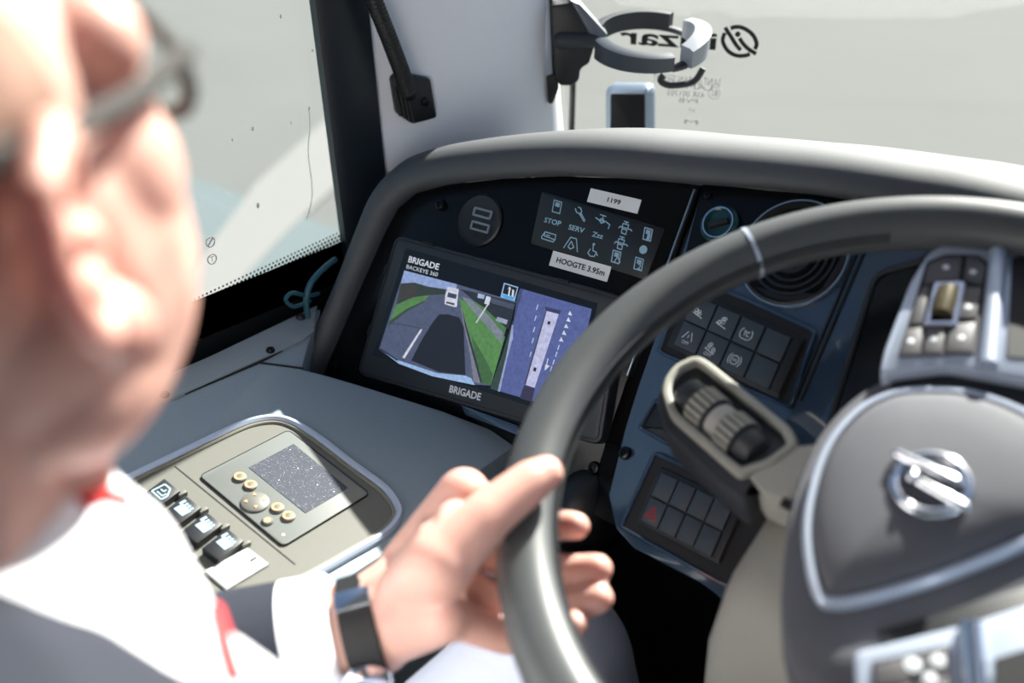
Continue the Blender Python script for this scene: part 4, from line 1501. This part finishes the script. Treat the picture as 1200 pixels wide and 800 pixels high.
body.ell(HM, (0, .045, -.075), (.048, .046, .040))
body.ell(HM, (0, .078, -.098), (.022, .018, .018))        # chin
for s_ in (-1, 1):
    body.ell(HM, (s_ * .042, .050, -.010), (.030, .032, .036))     # cheekbone
    body.ell(HM, (s_ * .032, .064, .030), (.036, .024, .022))      # brow
    body.ell(HM, (s_ * .048, .012, -.066), (.020, .036, .026))     # jaw angle
    body.ell(HM, (s_ * .032, .066, .008), (.030, .020, .024))
    body.ell(HM, (s_ * .012, .102, -.040), (.009, .012, .008))     # nostril side
    # ear: rim, bowl and lobe
    ep = [hl(s_ * x, y, z) for x, y, z in ((.074, .012, .012), (.080, .013, .030), (.090, .002, .039), (.098, -.014, .035), (.100, -.022, .015), (.094, -.017, -.007), (.085, -.006, -.023))]
    for i in range(len(ep) - 1):
        body.caps(ep[i], ep[i + 1], .0062, .0062, 10, 3)
    body.caps(hl(s_ * .076, .006, .006), hl(s_ * .092, -.015, .014), .005, .005)
    body.caps(hl(s_ * .076, .006, -.012), hl(s_ * .088, -.012, .002), .005, .005)
    body.caps(hl(s_ * .076, .006, .022), hl(s_ * .090, -.012, .026), .005, .005)
    body.ell(HM, (s_ * .082, .002, -.027), (.0100, .0125, .0135), 14, 8)
    body.ell(HM, (s_ * .074, .012, -.004), (.006, .006, .008), 10, 6)
body.caps(hl(0, .092, .010), hl(0, .114, -.032), .009, .0125)     # nose
body.ell(HM, (0, .097, -.062), (.024, .010, .006))
body.ell(HM, (0, .095, -.074), (.021, .011, .007))
# --- neck, trunk
body.caps(hl(0, -.030, -.040), NB, .058, .066)
body.caps(hl(0, -.005, -.085), NB + V((0, .03, -.02)), .046, .055)
body.caps(NB - V((0, 0, .03)), PEL, .09, .13)
body.caps(SHR + V((-.02, 0, 0)), SHL + V((.02, 0, 0)), .065, .065)
body.caps(CHEST + V((-.07, .03, -.02)), PEL + V((-.06, .02, .02)), .09, .10)
body.caps(CHEST + V((.07, .02, -.02)), PEL + V((.06, .02, .02)), .09, .10)
# --- left arm
body.caps(SHL, ELB, .052, .043)
body.caps(ELB, ELB.lerp(WRI, .45), .044, .040)
body.caps(ELB.lerp(WRI, .45), WRI, .040, .035)
body.caps(WRI, WRI2, .035, .033)
# --- right arm, resting on the thigh
ELR = V((.04, -.33, .60))
WRR = V((.03, -.11, .60))
body.caps(SHR, ELR, .052, .043)
body.caps(ELR, WRR, .042, .028)
# --- left hand
fing = []
#          o     t     n  for knuckle, middle joint, end joint, tip
FN = [((.048, .040, -.002), (.022, .046, -.036), (-.006, .042, -.043), (-.022, .036, -.036), .0118),
      ((.056, .016, -.008), (.024, .016, -.047), (-.014, .008, -.050), (-.036, .002, -.042), .0124),
      ((.058, -.008, -.010), (.026, -.012, -.049), (-.014, -.018, -.053), (-.034, -.020, -.046), .0122),
      ((.056, -.030, -.006), (.028, -.034, -.042), (-.004, -.036, -.047), (-.016, -.036, -.046), .0108)]
kn = []
for K, Pp, Dp, Tp, r in FN:
    a, b, c, d = gp(*K), gp(*Pp), gp(*Dp), gp(*Tp)
    body.caps(a, b, r * 1.15, r * 1.02)
    body.caps(b, c, r * 1.02, r * .94)
    body.caps(c, d, r * .94, r * .82)
    kn.append(a)
    fing.append((a, b, c, d, r))
wl = [WRI2 + (kn[0] - kn[3]).normalized() * q for q in (.020, .007, -.007, -.020)]
for a, b, rr in zip(wl, kn, (.0195, .0195, .0190, .0180)):
    body.caps(a, b, rr * 1.25, rr * .92)
for i in range(3):
    body.caps(kn[i], kn[i + 1], .0140, .0135)
    body.caps(wl[i].lerp(kn[i], .6), wl[i + 1].lerp(kn[i + 1], .6), .0165, .0165)
body.ell(I4, (0, 0, 0), (.0001, .0001, .0001)) if False else None
TB = [WRI2 + gN * .006 + gO * -.008, gp(.046, -.018, .030), gp(.016, .002, .0345), gp(-.010, .026, .0315), gp(-.018, .034, .029)]
for i, (ra, rb) in enumerate(((.026, .0215), (.0205, .0165), (.0160, .0138), (.0138, .0115))):
    body.caps(TB[i], TB[i + 1], ra, rb)
body.caps(wl[0].lerp(kn[0], .5), TB[1], .0165, .0165)        # web between thumb and palm
body.caps(kn[0].lerp(wl[0], .15), TB[1].lerp(TB[2], .2), .0125, .0120)
# --- right hand lying relaxed
rd = (WRR - ELR).normalized()
rx = rd.cross(V((0, 0, 1))).normalized()
for q in range(4):
    k0_ = WRR + rd * .085 + rx * (.027 - q * .018)
    body.caps(WRR + rx * (.012 - q * .008), k0_, .016, .013)
    body.caps(k0_, k0_ + rd * .04 + V((0, 0, -.006)), .0105, .0095)
    body.caps(k0_ + rd * .04 + V((0, 0, -.006)), k0_ + rd * (.068 - abs(q - 1.4) * .006) + V((0, 0, -.026)), .0095, .0082)
body.caps(WRR + rd * .02 - rx * .01, WRR + rd * .06 - rx * .045, .016, .0125)
body.caps(WRR + rd * .06 - rx * .045, WRR + rd * .10 - rx * .052 + V((0, 0, -.01)), .0125, .010)
drv = thing('person', 'driver in a white shirt with navy panels gripping the wheel, wearing glasses', 'person', (-.2, -.46, .40))
bme = remeshed(body, .0024, 'body', 5)
bme.materials.append(M_SKIN)
bme.transform(Matrix.Translation(-V(drv.location)))
bo = D.objects.new('body', bme)
COL.objects.link(bo)
bo.parent = drv
for s_ in (-1, 1):
    MB().ell(HM, (s_ * .031, .079, .010), (.0115, .0115, .0115)).build('eye', mat('eye_white', (220, 216, 210), .2), drv)
# thumb nail
nl = TB[3].lerp(TB[4], .7)
nd = (TB[4] - TB[3]).normalized()
nup = (gN - nd * gN.dot(nd)).normalized()
FNl = Frame(nl + nup * .0098, nd.cross(nup), nd)
MB().prism(FNl if FNl.n.dot(nup) > 0 else Frame(nl + nup * .0098, -nd.cross(nup), nd), rnd([(-.0055, -.006), (.0055, -.006), (.0055, .006), (-.0055, .006)], .003), -.003, .0006, .0004).build('thumb_nail', mat('nail', (226, 172, 156), .3), drv)
# cropped hair round the back and sides
hair = MB()
rings_ = []
for i in range(15):
    th = rad(-12 + 102 * i / 14)
    row = []
    for j in range(28):
        a = 2 * math.pi * j / 28
        row.append(hl(.0800 * math.cos(th) * math.cos(a), -.0165 + .1010 * math.cos(th) * math.sin(a), .030 + .0905 * math.sin(th)))
    rings_.append(row)
fs = []
hv = [p for r in rings_ for p in r]
for i in range(14):
    for j in range(28):
        a = 2 * math.pi * (j + .5) / 28
        front = math.sin(a)
        el = -12 + 102 * (i + .5) / 14
        if (front < -.4 and el > -12) or (front < .36 and el > 5):
            fs.append((i * 28 + j, i * 28 + (j + 1) % 28, (i + 1) * 28 + (j + 1) % 28, (i + 1) * 28 + j))
hair.add(hv, fs)
ho = hair.build('hair', mat('cropped_brown_hair', (128, 98, 84), .85, bump=.5, scale=700, var=.2), drv)
sol = ho.modifiers.new('t', 'SOLIDIFY')
sol.thickness = .003

# --- shirt
sh = MB()
sh.caps(SHR + V((-.015, 0, -.004)), SHL + V((.015, 0, -.004)), .078, .078, 18)
sh.caps(NB + V((0, 0, -.045)), PEL + V((0, 0, .03)), .112, .15, 20)
sh.caps(CHEST + V((-.075, .035, -.01)), PEL + V((-.06, .03, .04)), .102, .115, 18)
sh.caps(CHEST + V((.075, .025, -.01)), PEL + V((.06, .03, .04)), .102, .115, 18)
sh.caps(NB + V((-.10, .0, -.025)), NB + V((.10, -.01, -.025)), .066, .066, 16)
nd_ = (NECK - NB).normalized()
sh.tube([NB - nd_ * .03, NB + nd_ * .012, NB + nd_ * .034], [.098, .080, .074], 24)
CUF = ELB.lerp(WRI, .91)
sh.caps(SHL, SHL.lerp(ELB, .5), .071, .066, 18)
sh.caps(SHL.lerp(ELB, .5), ELB, .066, .060, 18)
ad = (WRI - ELB).normalized()
sh.caps(ELB, ELB.lerp(WRI, .25), .061, .058, 18)
sh.tube([ELB.lerp(WRI, .2), ELB.lerp(WRI, .55), ELB.lerp(WRI, .75), CUF], [.055, .050, .047, .045], 22)
sh.caps(SHR, SHR.lerp(ELR, .5), .071, .066, 18)
sh.caps(SHR.lerp(ELR, .5), ELR, .066, .058, 18)
sh.tube([ELR, ELR.lerp(WRR, .4), ELR.lerp(WRR, .8)], [.058, .052, .046], 20)
sme = remeshed(sh, .0036, 'shirt', 6)
for m in (M_SHIRT, M_NAVY, M_REDCLOTH):
    sme.materials.append(m)


def shirt_zone(c):
    arm = (c - ELB).dot(ad) / (WRI - ELB).length
    dl = (c - (ELB + ad * (c - ELB).dot(ad))).length
    if c.x < -.27 and dl < .07 and arm > .1 and c.y > -.33:
        if .25 < arm < .74:
            return 1
        return 0
    # navy yoke over the right shoulder
    if (c - ya).dot(yn) > 0 and c.y < -.2:
        return 1
    return 0


from mathutils.bvhtree import BVHTree
bvh = BVHTree.FromPolygons([v.co for v in sme.vertices], [tuple(p.vertices) for p in sme.polygons])


def on_shirt(x, y):
    r = ray(x, y).normalized()
    q = bvh.ray_cast(CAM, r)[0]
    return q if q is not None else CAM + r * .45


ya, yb, yc = on_shirt(2, 690), on_shirt(140, 752), on_shirt(235, 798)
yn = (yc - ya).cross(V((.2, .3, 1))).normalized()
if yn.dot(on_shirt(20, 790) - ya) < 0:
    yn = -yn
bm = bmesh.new()
bm.from_mesh(sme)
for co, no in ((ELB + ad * (WRI - ELB).length * .74, ad), (ya, yn)):
    bmesh.ops.bisect_plane(bm, geom=bm.verts[:] + bm.edges[:] + bm.faces[:], plane_co=co, plane_no=no)
bm.to_mesh(sme)
bm.free()
for p in sme.polygons:
    p.material_index = shirt_zone(V(p.center))
sme.transform(Matrix.Translation(-V(drv.location)))
so = D.objects.new('shirt', sme)
COL.objects.link(so)
so.parent = drv
so['label'] = 'white shirt with navy shoulder panel and cuff band'
for pp in ([(250, 716), (257, 740), (264, 765), (270, 785), (274, 800)], [(96, 590), (120, 582), (146, 590)]):
    q = [on_shirt(*p) for p in pp]
    q = [p for p in q if p is not None]
    MB().tube(smoothpath(q, 3), .004, 8).build('piping', M_REDCLOTH, drv)
# --- trousers
tr = MB()
HPL, KNL, FTL = PEL + V((-.09, .02, -.01)), V((-.235, -.02, .53)), V((-.17, .08, .08))
HPR, KNR, FTR = PEL + V((.09, .02, -.01)), V((.16, .02, .50)), V((.17, .16, .08))
for a, b, c in ((HPL, KNL, FTL), (HPR, KNR, FTR)):
    tr.caps(a, b, .092, .066, 18)
    tr.caps(b, c, .066, .046, 18)
tr.caps(HPL, HPR, .105, .105, 18)
tr.caps(PEL, PEL + V((0, 0, .06)), .135, .13, 18)
tme = remeshed(tr, .007, 'trousers', 4)
tme.materials.append(M_TROUSER)
tme.transform(Matrix.Translation(-V(drv.location)))
to = D.objects.new('trousers', tme)
COL.objects.link(to)
to.parent = drv
for c in (FTL, FTR):
    s = MB()
    s.ell(Matrix.Translation(c), (0, .05, -.045), (.042, .115, .034))
    s.ell(Matrix.Translation(c), (0, -.01, -.02), (.042, .055, .05))
    me = remeshed(s, .006, 'shoe', 3)
    me.materials.append(M_DEEP)
    me.transform(Matrix.Translation(-V(drv.location)))
    o = D.objects.new('shoe', me)
    COL.objects.link(o)
    o.parent = drv

# --- wristwatch
wd = (WRI2 - WRI).normalized()
wp = ELB.lerp(WRI, 1.0)
wt = thing('wristwatch', 'black wristwatch with a steel case on the driver wrist', 'watch', wp)
up_ = (gN - ad * gN.dot(ad)).normalized()
sd_ = ad.cross(up_)
ringw = []
for i in range(36):
    a = 2 * math.pi * i / 36
    d = sd_ * math.cos(a) + up_ * math.sin(a)
    ringw.append([wp + d * .0355 + ad * -.012, wp + d * .0385 + ad * -.011, wp + d * .0385 + ad * .011, wp + d * .0355 + ad * .012])
MB().rings(ringw, closed=True).build('strap', M_DEEP, wt)
cdir = (-cF - ad * (-cF).dot(ad)).normalized()
cdir = (cdir * .75 + sd_ * (1 if sd_.dot(cR) > 0 else -1) * 0 + V((0, 0, -.55))).normalized()
FWc = Frame(wp + cdir * .0378, ad, cdir.cross(ad))
MB().lathe(FWc, (0, 0), [(.016, -.002), (.0185, 0), (.0185, .006), (.017, .008), (.0150, .008), (.0145, .0065), (.0001, .0065)], 32).build('case', M_CHROME, wt)
MB().lathe(FWc, (0, 0), [(.0144, .006), (.0001, .0070)], 28).build('dial', M_DEEP, wt)
cd2 = (cdir.cross(ad) * .9 + cdir * -.2).normalized()
MB().box(Frame(wp + up_ * .0382, ad, sd_ if ad.cross(sd_).dot(up_) > 0 else -sd_), -.012, .012, -.007, .007, -.001, .0035, .001).build('clasp', M_CHROME, wt)

# --- glasses
gl = thing('eyeglasses', 'thin dark grey eyeglasses on the driver face', 'glasses', hl(0, .1, .01))
for s_ in (-1, 1):
    MB().tube([hl(s_ * .066, .088, .016), hl(s_ * .074, .05, .021), hl(s_ * .0795, .012, .030), hl(s_ * .082, -.012, .040), hl(s_ * .082, -.028, .020)], [.0035, .0042, .0042, .0038, .0025], 8).build('temple', mat('glasses_frame', (48, 45, 43), .75), gl)
    cx = [hl(s_ * .034 + .027 * math.cos(q * math.pi / 12), .101 - abs(.027 * math.cos(q * math.pi / 12) * s_ + .034) ** 2 * 3.2, .006 + .021 * math.sin(q * math.pi / 12)) for q in range(24)]
    MB().tube(cx, .0032, 6, closed=True).build('rim', mat('glasses_frame', (48, 45, 43), .75), gl)
    MB().add(cx, [tuple(range(24))]).build('lens', M_GLASS, gl, smooth=False)
MB().tube([hl(-.009, .103, .010), hl(0, .106, .013), hl(.009, .103, .010)], .0018, 6).build('bridge', mat('glasses_frame', (48, 45, 43), .75), gl)

# driver's seat
seat = thing('driver_seat', 'dark fabric driver seat under the person', 'seat', (-.13, -.5, 0))
M_SEAT = mat('dark_seat_fabric', (38, 40, 46), .9, bump=.3, scale=500)
FZs = Frame((-.12, -.42, 0), (1, 0, 0), (0, 1, 0))
MB().prism(FZs, rnd([(-.25, -.26), (.25, -.26), (.25, .20), (-.25, .20)], .05), .28, .385, .025).build('cushion', M_SEAT, seat)
MB().prism(FZs, rnd([(-.18, -.2), (.18, -.2), (.18, .15), (-.18, .15)], .03), 0, .28).build('pedestal', M_DEEP, seat)
FBs = Frame((-.12, -.645, .33), (1, 0, 0), (0, -.12, 1))
MB().prism(FBs, rnd([(-.24, .0), (.24, .0), (.22, .42), (-.22, .42)], .05), -.05, .05, .02).build('backrest', M_SEAT, seat)
